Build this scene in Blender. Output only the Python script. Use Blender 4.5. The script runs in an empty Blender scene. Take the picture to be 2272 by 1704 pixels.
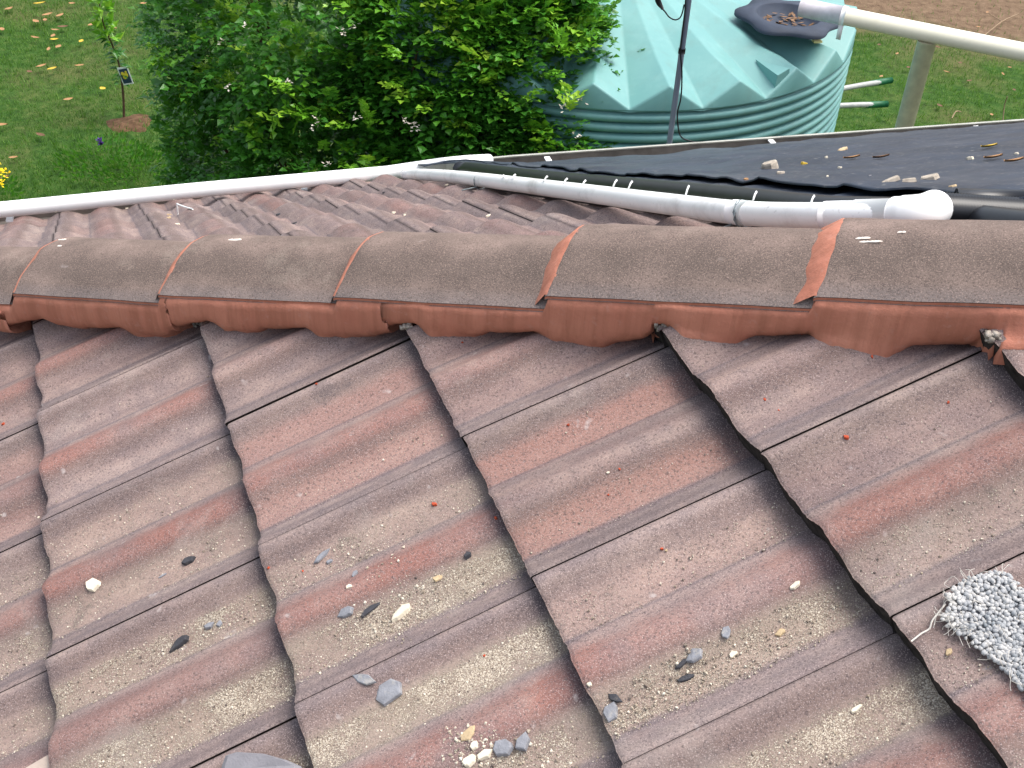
import bpy, bmesh, math, random
from math import radians, sin, cos, pi, sqrt, exp
from mathutils import Vector as V, Matrix, noise
import numpy as np
random.seed(7)
rnd = random.random
def ru(a, b): return a + (b - a) * rnd()
scene = bpy.context.scene
COL = scene.collection
ZG = 5.0                                   # camera height above the lawn
# ---------------------------------------------------------------- camera
FPX = 2547.44; W0, H0 = 2272, 1704; CX, CY = 1136, 852
th = radians(37.5425); rl = radians(2.9353)
Fw = V((0, cos(th), -sin(th))); U_ = V((0, sin(th), cos(th))); R_ = V((1, 0, 0))
Rt = cos(rl) * R_ + sin(rl) * U_; Up = -sin(rl) * R_ + cos(rl) * U_
CAM = V((0, 0, ZG))
cam_d = bpy.data.cameras.new('camera'); cam = bpy.data.objects.new('camera', cam_d); COL.objects.link(cam)
cam_d.sensor_width = 36; cam_d.lens = FPX / W0 * 36; cam_d.clip_start = .05; cam_d.clip_end = 500
M = Matrix.Identity(4)
for i in range(3):
    M[i][0] = Rt[i]; M[i][1] = Up[i]; M[i][2] = -Fw[i]; M[i][3] = CAM[i]
cam.matrix_world = M
scene.camera = cam
# ---------------------------------------------------------------- world, sun, exposure
SUN_EL, SUN_AZ = 66, 74                    # azimuth measured from +y towards +x
w = bpy.data.worlds.new("World"); scene.world = w; w.use_nodes = True
nt = w.node_tree; bg = nt.nodes['Background']
sky = nt.nodes.new('ShaderNodeTexSky'); sky.sky_type = 'NISHITA'; sky.sun_disc = False
sky.sun_elevation = radians(SUN_EL); sky.sun_rotation = radians(SUN_AZ)
sky.air_density = 1.0; sky.dust_density = 3.5; sky.ozone_density = .6
hsv = nt.nodes.new('ShaderNodeHueSaturation'); hsv.inputs['Saturation'].default_value = .55
nt.links.new(sky.outputs[0], hsv.inputs['Color']); nt.links.new(hsv.outputs[0], bg.inputs[0]); bg.inputs[1].default_value = .15
sd = bpy.data.lights.new('sun', 'SUN'); so = bpy.data.objects.new('sun', sd); COL.objects.link(so)
sd.energy = 1.4; sd.angle = radians(38); sd.color = (1, .96, .9)
sdir = V((sin(radians(SUN_AZ)) * cos(radians(SUN_EL)), cos(radians(SUN_AZ)) * cos(radians(SUN_EL)), sin(radians(SUN_EL))))
so.rotation_euler = sdir.to_track_quat('Z', 'Y').to_euler(); so.location = (6, 4, 12)
vs = scene.view_settings; vs.view_transform = 'Standard'; vs.look = 'None'; vs.exposure = 1.04; vs.gamma = 1
try: scene.cycles.max_bounces = 6
except Exception: pass

# ---------------------------------------------------------------- measuring helpers
def ray(x, y): return Fw + Rt * ((x - CX) / FPX) - Up * ((y - CY) / FPX)
def proj(P):
    d = P - CAM; z = d.dot(Fw); return (CX + FPX * d.dot(Rt) / z, CY - FPX * d.dot(Up) / z)
def atz(x, y, z):                          # point of the view ray at height z above the lawn
    r = ray(x, y); return CAM + r * ((z - ZG) / r.z)
def onplane(x, y, P, N):
    r = ray(x, y); return CAM + r * ((P - CAM).dot(N) / r.dot(N))
# ---------------------------------------------------------------- roof planes
dA = V((-0.856719, -0.340554, -0.387369)); cA = V((0.369394, -0.929273, 0)); nA = V((-0.359972, -0.143092, 0.921925))
DIST, PU, PV, G, TT = 1.200787, -1.56282, 1.086305, .3461, .027
CUA = [0.00244, 0.00292, -0.00062, -0.00209, -0.0004, -0.00031]
CVA = [0.00308, 0.0072, -0.00503, -0.00441, 0.01159, -0.00712]
dB = V((-0.344, 0.8425, -0.4145)); dB.normalize(); cB = V((0.9385, 0.3468, 0.0154)); nB = V((-0.1567, 0.3837, 0.91)); nB.normalize()
BD, BU0, BV0, BW, BG = 0.311607, -0.192108, 5.139606, .3*1.008646, .346*.991199
CUB = [0.0485, -0.02673, 0.01052, -0.02908, 0.00202, -0.00087]
CVB = [-0.18705, 0.16109, -0.0521, 0.05389, -0.02968, 0.01408]
def poly(c, u, v): return c[0] + c[1]*u + c[2]*v + c[3]*u*u + c[4]*u*v + c[5]*v*v
def cl(x, a, b): return max(a, min(b, x))
def PA(u, v, h=0):
    a, b = cl(u, -3, 4.5) - .5, cl(v, 0, 6) - 3
    uu = u + poly(CUA, a, b); vv = v + poly(CVA, a, b)
    return CAM - nA * (DIST - h) + cA * (PU + uu * .3) + dA * (PV - vv * G)
def PB(u, v, h=0):
    a, b = cl(u, -1.2, 4.8) - 2, cl(v, 0, 8) - 3
    uu = u + poly(CUB, a, b); vv = v + poly(CVB, a, b)
    return CAM - nB * (BD - h) + cB * (BU0 + uu * BW) + dB * (BV0 - vv * BG)
HIP0 = V((0.7789, 1.3695, -0.7858 + ZG)); H = V((0.8933, -0.338, 0.2963)); H.normalize()      # uphill along the hip
Pn = V((0.338, 0.8933, 0)); Pn.normalize()                                                       # level, away from the viewer
CR = .022
def bump(x, c, wd, pw=.75):
    t = abs((x - c + .5) % 1 - .5) / wd
    return 0 if t >= 1 else (cos(t * pi) * .5 + .5) ** pw
def TJ(j): return {3: .037, 4: .036, 5: .034}.get(j, .024)
def prof(u):                               # height across one tile, crest = 0, u from 0 to 1
    f = u % 1.0
    h = max(bump(f, .04, .20, .65), bump(f, .54, .20, .65))
    return CR * (h - 1) + .0015 * sin(f * 40)
def surfA(u, v): return prof(u) - TJ(int(math.floor(v))) * (v - math.floor(v))
def profB(u):
    f = (u - .03) % 1.0
    return .024 * (max(bump(f, .04, .21, .5), bump(f, .54, .21, .5)) - 1)
def surfB(u, v): return profB(u) - .027 * (v - math.floor(v))
def onA(x, y, lift=0):                     # tile surface of the near slope seen at pixel (x, y)
    h = -.015
    for _ in range(12):
        P = onplane(x, y, CAM - nA * (DIST - h), nA)
        d = P - CAM + nA * (DIST - h)
        u = (d.dot(cA) - PU) / .3; v = -(d.dot(dA) - PV) / G
        h = h * .5 + .5 * (surfA(u, v) + lift)
    return P, u, v
def onB(x, y, h=0): return onplane(x, y, CAM - nB * (BD - h), nB)

# ---------------------------------------------------------------- object helpers
def link(o, parent=None, loc=None):
    COL.objects.link(o)
    if parent is not None:
        o.parent = parent
        o.location = (loc or V((0, 0, 0))) - wloc(parent)
    elif loc is not None: o.location = loc
    return o
def wloc(o):
    p = V(o.location)
    while o.parent: o = o.parent; p += V(o.location)
    return p
def mk(name, vs_, fs, mat, parent=None, smooth=True, origin=None, uvs=None, attrs=None):
    me = bpy.data.meshes.new(name)
    A = np.array([tuple(v) for v in vs_], dtype=float)
    if origin is None: o_ = A.mean(0); o_[2] = A[:, 2].min()
    else: o_ = np.array(origin)
    me.from_pydata([tuple(x) for x in (A - o_)], [], fs)
    if uvs is not None:
        l = me.uv_layers.new(name='uv')
        idx = np.zeros(len(me.loops), dtype=np.int32); me.loops.foreach_get('vertex_index', idx)
        l.data.foreach_set('uv', np.array(uvs, dtype=np.float32)[idx].ravel())
    for an, vals in (attrs or {}).items():
        a = me.attributes.new(an, 'FLOAT_COLOR', 'POINT')
        a.data.foreach_set('color', np.array(vals, dtype=np.float32).ravel())
    me.materials.append(mat)
    if smooth: me.polygons.foreach_set('use_smooth', [True] * len(me.polygons))
    me.update()
    return link(bpy.data.objects.new(name, me), parent, V(o_))
def empty(name, loc, parent=None):
    o = bpy.data.objects.new(name, None); o.empty_display_size = .1
    return link(o, parent, V(loc))
def tag(o, label=None, cat=None, group=None, kind=None):
    if label: o['label'] = label
    if cat: o['category'] = cat
    if group: o['group'] = group
    if kind: o['kind'] = kind
    return o
class MB:
    def __init__(s): s.v = []; s.f = []
    def add(s, v, f):
        n = len(s.v); s.v += [V(x) for x in v]; s.f += [tuple(i + n for i in q) for q in f]
    def build(s, name, mat, parent=None, smooth=True, origin=None): return mk(name, s.v, s.f, mat, parent, smooth, origin)
def frame(d):
    d = d.normalized(); a = V((0, 0, 1)) if abs(d.z) < .9 else V((1, 0, 0))
    x = d.cross(a).normalized(); return x, x.cross(d).normalized()
def tube(mb, pts, r, seg=12, caps=True, ell=1.0):
    pts = [V(p) for p in pts]; rs = r if isinstance(r, (list, tuple)) else [r] * len(pts)
    v = []; x0 = None
    for i, p in enumerate(pts):
        d = (pts[min(i + 1, len(pts) - 1)] - pts[max(i - 1, 0)])
        x, y = frame(d)
        if x0 is not None:
            x = (x0 - d.normalized() * x0.dot(d.normalized())).normalized(); y = x.cross(d.normalized())
        x0 = x
        for k in range(seg):
            a = 2 * pi * k / seg; v.append(p + x * cos(a) * rs[i] + y * sin(a) * rs[i] * ell)
    f = []
    for i in range(len(pts) - 1):
        for k in range(seg):
            a = i * seg + k; b = i * seg + (k + 1) % seg; f.append((a, b, b + seg, a + seg))
    if caps:
        f.append(tuple(range(seg))); f.append(tuple((len(pts) - 1) * seg + k for k in range(seg))[::-1])
    mb.add(v, f)
def boxmb(mb, c, x, y, z, a, b, h):        # centre, three axes, half sizes
    c = V(c); v = [c + x * a * i + y * b * j + z * h * k for k in (-1, 1) for j in (-1, 1) for i in (-1, 1)]
    mb.add(v, [(0, 2, 3, 1), (4, 5, 7, 6), (0, 1, 5, 4), (2, 6, 7, 3), (0, 4, 6, 2), (1, 3, 7, 5)])
def smooth_line(pts, n):
    pts = [V(p) for p in pts]; out = []
    for i in range(len(pts) - 1):
        p0, p1, p2, p3 = pts[max(i-1, 0)], pts[i], pts[i+1], pts[min(i+2, len(pts)-1)]
        for k in range(n):
            t = k / n
            out.append(.5 * ((2*p1) + (p2-p0)*t + (2*p0-5*p1+4*p2-p3)*t*t + (3*p1-p0-3*p2+p3)*t**3))
    return out + [pts[-1]]

# ---------------------------------------------------------------- materials
def lin(r, g, b): return tuple(((c/255)/12.92 if c/255 <= .04045 else ((c/255+.055)/1.055)**2.4) for c in (r, g, b)) + (1,)
class N:
    def __init__(s, name, rough=.8, spec=.3):
        s.m = bpy.data.materials.new(name); s.m.use_nodes = True; s.t = s.m.node_tree
        s.b = s.t.nodes['Principled BSDF']; s.b.inputs['Roughness'].default_value = rough
        s.b.inputs['Specular IOR Level'].default_value = spec
    def n(s, typ, **kw):
        x = s.t.nodes.new(typ)
        for k, v in kw.items():
            if k in x.inputs.keys(): x.inputs[k].default_value = v
            else: setattr(x, k, v)
        return x
    def L(s, a, b): s.t.links.new(a, b)
    def pos(s): 
        if not hasattr(s, '_g'): s._g = s.n('ShaderNodeNewGeometry')
        return s._g.outputs['Position']
    def noise(s, scale, detail=4, rough=.55, vec=None, dist=0):
        x = s.n('ShaderNodeTexNoise', Scale=scale, Detail=detail, Roughness=rough, Distortion=dist)
        s.L(vec or s.pos(), x.inputs['Vector']); return x.outputs['Fac']
    def ramp(s, fac, stops):
        x = s.n('ShaderNodeValToRGB'); e = x.color_ramp.elements
        while len(e) < len(stops): e.new(.5)
        for q, (p, c) in zip(e, stops):
            q.position = p; q.color = c if isinstance(c, tuple) else (c, c, c, 1)
        s.L(fac, x.inputs['Fac']); return x.outputs['Color']
    def mix(s, fac, a, b, mode='MIX'):
        x = s.n('ShaderNodeMix', data_type='RGBA', blend_type=mode)
        for i, v in ((0, fac), (6, a), (7, b)):
            if isinstance(v, (int, float, tuple)): x.inputs[i].default_value = v
            else: s.L(v, x.inputs[i])
        return x.outputs[2]
    def math(s, op, a, b=0):
        x = s.n('ShaderNodeMath', operation=op)
        for i, v in ((0, a), (1, b)):
            if isinstance(v, (int, float)): x.inputs[i].default_value = v
            else: s.L(v, x.inputs[i])
        return x.outputs[0]
    def col(s, c):
        if isinstance(c, tuple): s.b.inputs['Base Color'].default_value = c
        else: s.L(c, s.b.inputs['Base Color'])
        return s
    def bumpn(s, h, strength=.4, dist=.002):
        x = s.n('ShaderNodeBump', Strength=strength, Distance=dist); s.L(h, x.inputs['Height']); s.L(x.outputs[0], s.b.inputs['Normal']); return s
    def map(s, scale, rot=(0, 0, 0)):
        x = s.n('ShaderNodeMapping'); x.inputs['Scale'].default_value = scale; x.inputs['Rotation'].default_value = rot
        s.L(s.pos(), x.inputs['Vector']); return x.outputs[0]

def simple(name, c, rough=.6, spec=.4, var=.12, scale=20, bump=0, bscale=200, dirt=None):
    q = N(name, rough, spec)
    lo = tuple(x * (1 - var) for x in c[:3]) + (1,); hi = tuple(min(1, x * (1 + var)) for x in c[:3]) + (1,)
    k = q.ramp(q.noise(scale), [(.3, lo), (.7, hi)])
    if dirt: k = q.mix(q.ramp(q.noise(scale * .7, 6, .7), [(.55, 0.0), (.75, dirt[1])]), k, dirt[0])
    q.col(k)
    if bump: q.bumpn(q.noise(bscale, 3), bump)
    return q.m

def tile_material(name, grit=1.0):
    q = N(name, .88, .25)
    uv = q.n('ShaderNodeUVMap', uv_map='uv'); sep = q.n('ShaderNodeSeparateXYZ'); q.L(uv.outputs[0], sep.inputs[0])
    u, v = sep.outputs[0], sep.outputs[1]
    ti = q.n('ShaderNodeAttribute', attribute_name='tint'); st = q.n('ShaderNodeSeparateColor'); q.L(ti.outputs['Color'], st.inputs[0])
    sa = q.n('ShaderNodeAttribute', attribute_name='sand'); ss = q.n('ShaderNodeSeparateColor'); q.L(sa.outputs['Color'], ss.inputs[0])
    # streak coordinate: stretched along the tile, warped
    cb = q.n('ShaderNodeCombineXYZ'); q.L(q.math('ADD', q.math('MULTIPLY', u, 7.0), q.math('MULTIPLY', ti.outputs['Alpha'], 31.0)), cb.inputs[0])
    q.L(q.math('MULTIPLY', v, 1.1), cb.inputs[1]); q.L(q.math('MULTIPLY', ti.outputs['Alpha'], 17.0), cb.inputs[2])
    stk = q.noise(1.3, 3, .5, cb.outputs[0]); 
    mott = q.noise(22, 4, .6); fine = q.noise(260 * grit, 3, .75); gr = q.noise(620 * grit, 2, .7)
    base = q.ramp(stk, [(.3, lin(120, 105, 102)), (.5, lin(141, 123, 117)), (.72, lin(160, 142, 133))])
    base = q.mix(q.ramp(mott, [(.38, .5), (.60, 0.0)]), base, lin(108, 98, 100))
    # roll mask and pan masks across the tile
    ub = q.math('ADD', u, q.math('MULTIPLY', q.math('SUBTRACT', q.noise(9, 3), .5), .06))
    roll = q.ramp(ub, [(.37, 0.0), (.46, .9), (.60, .9), (.67, 0.0)])
    pan1 = q.ramp(ub, [(.12, 0.0), (.19, 1.0), (.34, .9), (.38, 0.0)])
    pan2 = q.ramp(ub, [(.61, 0.0), (.68, 1.0), (.83, .9), (.88, 0.0)])
    patch = q.ramp(q.noise(4.5, 4, .65), [(.36, .30), (.58, 1.0)])
    redf = q.math('MULTIPLY', q.math('MULTIPLY', roll, st.outputs[0]), patch)
    base = q.mix(q.math('MULTIPLY', redf, .85), base, lin(141, 92, 80))
    pinkf = q.math('MULTIPLY', q.math('MAXIMUM', pan1, pan2), st.outputs[1])
    base = q.mix(q.math('MULTIPLY', pinkf, .8), base, lin(156, 116, 104))
    # shade painted on roll flanks, weathered dark creases, dirt and shade under next tile
    roll_shade = q.ramp(ub, [(.04, 0.0), (.09, .55), (.15, .48), (.20, 0.0), (.57, 0.0), (.62, .62), (.66, .5), (.70, 0.0)])
    base = q.mix(roll_shade, base, lin(98, 80, 74))
    crease = q.ramp(u, [(.335, 0.0), (.352, .62), (.372, 0.0), (.835, 0.0), (.856, .6), (.885, .15), (.93, .25), (1.0, .1)])
    base = q.mix(crease, base, lin(80, 76, 84))
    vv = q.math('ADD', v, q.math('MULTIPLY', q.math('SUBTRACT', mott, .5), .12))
    grime_shade = q.ramp(vv, [(.0, .16), (.04, 0.0), (.86, 0.0), (.97, .62), (1.0, .75)])
    base = q.mix(grime_shade, base, lin(62, 58, 64))  # dirt and contact shade together put into the colour
    # pebbly speckle
    base = q.mix(q.ramp(fine, [(.36, .75), (.49, 0.0)]), base, lin(78, 68, 68))
    base = q.mix(q.ramp(gr, [(.54, 0.0), (.68, .6)]), base, lin(190, 172, 166))
    br = q.n('ShaderNodeHueSaturation'); q.L(base, br.inputs['Color']); q.L(st.outputs[2], br.inputs['Value']); base = br.outputs[0]
    # sand lying in the pans
    sf = q.math('MAXIMUM', q.math('MULTIPLY', pan1, ss.outputs[0]), q.math('MULTIPLY', pan2, ss.outputs[1]))
    wash = q.math('MULTIPLY', q.ramp(q.noise(6, 5, .7), [(.3, .25), (.62, 1.0)]), q.ramp(sf, [(.1, 0.0), (.9, .62)]))
    base = q.mix(wash, base, lin(160, 148, 130))
    cl_ = q.noise(14, 5, .65)
    thr = q.math('ADD', q.math('MULTIPLY', cl_, .75), q.math('MULTIPLY', q.noise(420 * grit, 3, .85), .95))
    amt = q.math('SUBTRACT', q.math('ADD', thr, q.math('MULTIPLY', sf, .38)), 1.15)
    sm = q.math('MULTIPLY', q.ramp(q.math('MULTIPLY', amt, 9.0), [(0.0, 0.0), (.55, 1.0)]), q.ramp(sf, [(0.02, 0.0), (.14, 1.0)]))
    base = q.mix(q.math('MULTIPLY', sm, .85), base, q.ramp(gr, [(.38, lin(106, 92, 84)), (.5, lin(172, 158, 138)), (.62, lin(218, 208, 190))]))
    dr = q.noise(4.5, 6, .7, q.map((1, 1, 1)), .6)
    base = q.mix(q.ramp(dr, [(.58, 0.0), (.68, .18)]), base, lin(176, 166, 156))
    base = q.mix(q.ramp(q.noise(7, 6, .75), [(.60, 0.0), (.72, .45)]), base, lin(74, 70, 72))
    # scattered lime splashes
    sp = q.ramp(q.noise(38, 2, .4), [(.73, 0.0), (.80, .5)])
    base = q.mix(sp, base, lin(188, 180, 176))
    q.col(base)
    hh = q.math('ADD', q.math('MULTIPLY', fine, 1.0), q.math('MULTIPLY', sm, .7))
    q.bumpn(hh, .7, .0018)
    return q.m
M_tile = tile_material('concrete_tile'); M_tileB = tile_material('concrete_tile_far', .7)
def cap_material():
    q = N('hip_cap_concrete', .9, .2)
    uv = q.n('ShaderNodeUVMap', uv_map='uv'); sep = q.n('ShaderNodeSeparateXYZ'); q.L(uv.outputs[0], sep.inputs[0])
    m = q.noise(11, 5, .6); s_ = q.noise(3, 3, .5, q.map((1, 1, 6)))
    base = q.ramp(m, [(.3, lin(98, 86, 80)), (.5, lin(119, 104, 96)), (.7, lin(140, 122, 113))])
    band = q.ramp(q.math('ADD', sep.outputs[1], q.math('MULTIPLY', q.math('SUBTRACT', s_, .5), .25)), [(.0, .0), (.10, .1), (.2, .55), (.32, .55), (.45, .1)])
    base = q.mix(band, base, lin(84, 75, 69)); base = q.mix(q.ramp(q.noise(5, 6, .75), [(.56, 0.0), (.68, .35)]), base, lin(160, 146, 134)); base = q.mix(q.ramp(q.noise(16, 5, .75), [(.60, 0.0), (.70, .4)]), base, lin(70, 64, 62))
    ed = q.ramp(sep.outputs[1], [(.0, .5), (.05, .3), (.10, 0.0)])
    base = q.mix(ed, base, lin(118, 112, 112))
    fine = q.noise(300, 3, .75); gr = q.noise(520, 2, .7)
    base = q.mix(q.ramp(fine, [(.36, .7), (.50, 0.0)]), base, lin(76, 66, 62))
    base = q.mix(q.ramp(gr, [(.54, 0.0), (.68, .6)]), base, lin(172, 148, 136))
    sp = q.ramp(q.noise(30, 3, .5, q.map((.5, 1, 1))), [(.70, 0.0), (.78, .55)])
    base = q.mix(sp, base, lin(160, 148, 142))
    q.col(base).bumpn(fine, .6, .0016); return q.m
M_cap = cap_material()
def mortar_material():
    q = N('flexible_pointing', .62, .35)
    m = q.noise(9, 4, .6); tr = q.noise(5, 4, .6, q.map((9, 9, .6)))
    c = q.ramp(m, [(.3, lin(178, 112, 90)), (.7, lin(192, 128, 104))])
    c = q.mix(q.ramp(tr, [(.36, .6), (.56, 0.0)]), c, lin(156, 98, 76)); c = q.mix(q.ramp(q.noise(45, 4, .7), [(.58, 0.0), (.74, .5)]), c, lin(186, 138, 122))
    q.col(c).bumpn(q.math('ADD', tr, q.math('MULTIPLY', q.noise(110, 4, .7), .5)), .6, .004); return q.m
M_mortar = mortar_material()
M_oldmortar = simple('old_lime_mortar', lin(150, 142, 132), .95, .1, .35, 90, .8, 240)
M_butt = simple('dark_tile_edge', lin(58, 54, 52), .95, .1, .5, 70, .8, 260)  # mottled dark tone for tile butts, sides and sarking
def pvc(name, c, stain, amount):
    q = N(name, .38, .5)
    k = q.mix(q.ramp(q.noise(6, 6, .65), [(.52, 0.0), (.75, amount)]), c, stain)
    k = q.mix(q.ramp(q.noise(70, 4, .7), [(.62, 0.0), (.75, amount * .8)]), k, stain)
    q.col(k); return q.m
M_pvc = pvc('white_pvc', (.90, .90, .88, 1), lin(200, 196, 184), .2)
M_pvc2 = pvc('weathered_white_pvc', (.88, .89, .87, 1), lin(150, 144, 138), .6)
M_cream = pvc('cream_pvc', (.86, .83, .66, 1), lin(190, 182, 146), .25)
M_wire = simple('grey_tie_wire', lin(120, 130, 132), .5, .5)
M_gut = simple('painted_gutter', lin(196, 196, 186), .45, .5, .1, 8, 0, 1, (lin(120, 116, 105), .8))
M_gutin = simple('gutter_inside', lin(104, 98, 92), .8, .2, .25, 14, 0, 1, (lin(80, 72, 64), .7))
M_under = simple('dark_sarking', lin(38, 34, 34), .95, .1)
M_wall = simple('rendered_wall', lin(190, 178, 160), .9, .2, .08, 3, .3, 120)
def mat_material():
    q = N('black_rubber_matting', .5, .35)
    c = q.ramp(q.noise(3.5, 5, .6), [(.3, lin(34, 41, 52)), (.7, lin(50, 59, 74))])
    c = q.mix(q.ramp(q.noise(60, 4, .7), [(.57, 0.0), (.70, .55)]), c, lin(128, 126, 122)); c = q.mix(q.ramp(q.noise(1.8, 6, .7), [(.5, 0.0), (.75, .35)]), c, lin(104, 104, 104))
    q.col(c)
    wv = q.n('ShaderNodeTexWave', Scale=34.0, Distortion=.4, Detail=1.0); wv.wave_type = 'BANDS'
    mp = q.n('ShaderNodeUVMap', uv_map='uv'); q.L(mp.outputs[0], wv.inputs['Vector'])
    q.bumpn(wv.outputs['Fac'], .10, .002); return q.m
M_mat = mat_material()
M_black = simple('black_pipe', lin(24, 26, 30), .35, .5, .3, 30)
def tank_material():
    q = N('aqua_polyethylene', .48, .4)
    c = q.ramp(q.noise(1.6, 4, .6), [(.3, lin(100, 150, 148)), (.7, lin(114, 162, 158))])
    c = q.mix(q.ramp(q.noise(7, 5, .7), [(.5, 0.0), (.8, .25)]), c, lin(150, 186, 182))
    c = q.mix(q.ramp(q.noise(2.2, 6, .7, q.map((3, 3, .7))), [(.52, 0.0), (.72, .30)]), c, lin(104, 128, 118))
    q.col(c).bumpn(q.noise(5, 3), .12, .01); return q.m
M_tank = tank_material()
M_strain = simple('dark_strainer', lin(56, 64, 78), .7, .3, .15, 12)
M_leafy = simple('leaf_litter', lin(120, 96, 76), .9, .1, .5, 60)
M_pole = simple('grey_conduit', lin(138, 146, 160), .5, .5, .1, 9)
M_cable = simple('black_cable', lin(20, 22, 24), .5, .4)
M_steel = simple('galvanised_tube', lin(170, 172, 168), .45, .5)
M_grip = simple('green_rubber_grip', lin(22, 96, 58), .5, .4)
M_tray = simple('dark_green_tray', lin(30, 84, 56), .5, .4)
def leafmat(name, stops, rough=.4, trans=.25):
    q = N(name, rough, .5)
    at = q.n('ShaderNodeAttribute', attribute_name='tint'); s = q.n('ShaderNodeSeparateColor'); q.L(at.outputs['Color'], s.inputs[0])
    c = q.ramp(s.outputs[0], stops); q.col(c)
    tr = q.n('ShaderNodeBsdfTranslucent'); q.L(q.mix(.5, c, lin(120, 170, 40)), tr.inputs[0])
    mx = q.n('ShaderNodeMixShader'); mx.inputs[0].default_value = trans
    out = q.t.nodes['Material Output']; q.L(q.b.outputs[0], mx.inputs[1]); q.L(tr.outputs[0], mx.inputs[2]); q.L(mx.outputs[0], out.inputs['Surface'])
    return q.m
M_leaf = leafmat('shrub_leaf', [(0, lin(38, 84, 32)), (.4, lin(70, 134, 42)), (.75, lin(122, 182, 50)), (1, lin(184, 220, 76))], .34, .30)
M_grass = leafmat('grass_blade', [(0, lin(50, 86, 32)), (.5, lin(82, 126, 46)), (.8, lin(118, 154, 66)), (1, lin(160, 158, 92))], .6, .3)
M_bark = simple('bark', lin(92, 74, 58), .9, .1, .3, 30, .5, 60)
M_petal = simple('white_petal', lin(240, 228, 214), .6, .3, .08, 50)
M_petal2 = simple('purple_petal', lin(70, 40, 120), .6, .3, .2, 50)
M_petal3 = simple('yellow_petal', lin(236, 206, 20), .6, .3, .15, 50)

# ================================================================ SETTING
def ground():
    q = N('lawn_soil', .95, .1)
    p = q.noise(.55, 5, .6); f = q.noise(9, 5, .7)
    c = q.ramp(f, [(.3, lin(38, 62, 26)), (.5, lin(60, 92, 38)), (.7, lin(88, 106, 54))])
    c = q.mix(q.ramp(p, [(.50, 0.0), (.68, .55)]), c, lin(112, 104, 70))
    # bare soil band at the back right
    sx = q.n('ShaderNodeSeparateXYZ'); q.L(q.pos(), sx.inputs[0])
    e = q.math('ADD', q.math('ADD', q.math('MULTIPLY', sx.outputs[0], .30), q.math('MULTIPLY', sx.outputs[1], 1.0)), q.math('MULTIPLY', p, 2.2))
    soil = q.ramp(q.math('MULTIPLY', q.math('SUBTRACT', e, 15.9), .8), [(0.0, 0.0), (1.0, 1.0)])
    right = q.ramp(q.math('MULTIPLY', sx.outputs[0], .5), [(.3, 0.0), (.8, 1.0)])
    c = q.mix(q.math('MULTIPLY', soil, right), c, q.ramp(f, [(.3, lin(92, 74, 58)), (.7, lin(138, 116, 94))]))
    q.col(c).bumpn(q.noise(40, 5, .7), .8, .03)
    n = 60; S = 120; vs_ = []; fs = []
    for j in range(n + 1):
        for i in range(n + 1):
            x = (i / n - .5); y = (j / n - .5); x = math.copysign(abs(x * 2) ** 1.8, x) * S / 2; y = math.copysign(abs(y * 2) ** 1.8, y) * S / 2 + 8
            vs_.append((x, y, .03 * noise.noise(V((x * .5, y * .5, 0)))))
    fs = [(j*(n+1)+i, j*(n+1)+i+1, (j+1)*(n+1)+i+1, (j+1)*(n+1)+i) for j in range(n) for i in range(n)]
    tag(mk('ground', vs_, fs, q.m, origin=(0, 8, 0)), 'green lawn and bare soil around the house and tank', kind='structure')
ground()
def gz(x, y): return .03 * noise.noise(V((x * .5, y * .5, 0)))
def is_soil(x, y): return x > .8 and (.30 * x + y + 2.2 * .5) > 16.2 + .5 * noise.noise(V((x, y, 3)))
SAP = atz(275, 262, 0)
def grass():
    v = []; f = []; t = []
    def blade(x, y, h, wd, tn):
        a = rnd() * 2 * pi; d = V((cos(a), sin(a), 0)) * wd; ln = V((ru(-1, 1), ru(-1, 1), 0)) * h * .55
        b = V((x, y, gz(x, y) - .003)); n = len(v)
        v.extend([b - d, b + d, b + ln + V((0, 0, h))]); f.append((n, n + 1, n + 2)); t.extend([(tn, 0, 0, 1)] * 3)
    cnt = 0
    while cnt < 125000:
        if rnd() < .62: x, y = ru(-8.5, -1.5), ru(6.5, 15.5)
        else: x, y = ru(1.2, 8.5), ru(7.5, 16.5)
        if (V((x, y, 0)) - V((SAP.x, SAP.y, 0))).length < .17 + .08 * noise.noise(V((x*3, y*3, 0))) and rnd() < .93: continue
        if is_soil(x, y) and rnd() < .95: continue
        p = noise.noise(V((x * 1.1, y * 1.1, 5))); p2 = noise.noise(V((x * 6, y * 6, 9)))
        if p2 < -.25 and rnd() < .55: continue
        cnt += 1
        tn = cl(.42 + .30 * p + .28 * p2 + ru(-.25, .25), 0, 1)
        blade(x, y, ru(.025, .065) * (1 + .5 * p2), ru(.003, .0055), tn)
    tag(mk('grass', v, f, M_grass, smooth=False, attrs={'tint': t}), 'short green lawn grass around the shrub and the tank', 'grass', kind='stuff')
grass()

# ================================================================ HOUSE
corner = HIP0 - H * 5.35
house = empty('house', (corner.x, corner.y, 0))
tag(house, 'house with weathered red brown concrete tile roof and terracotta pointed hip', 'house')
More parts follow.
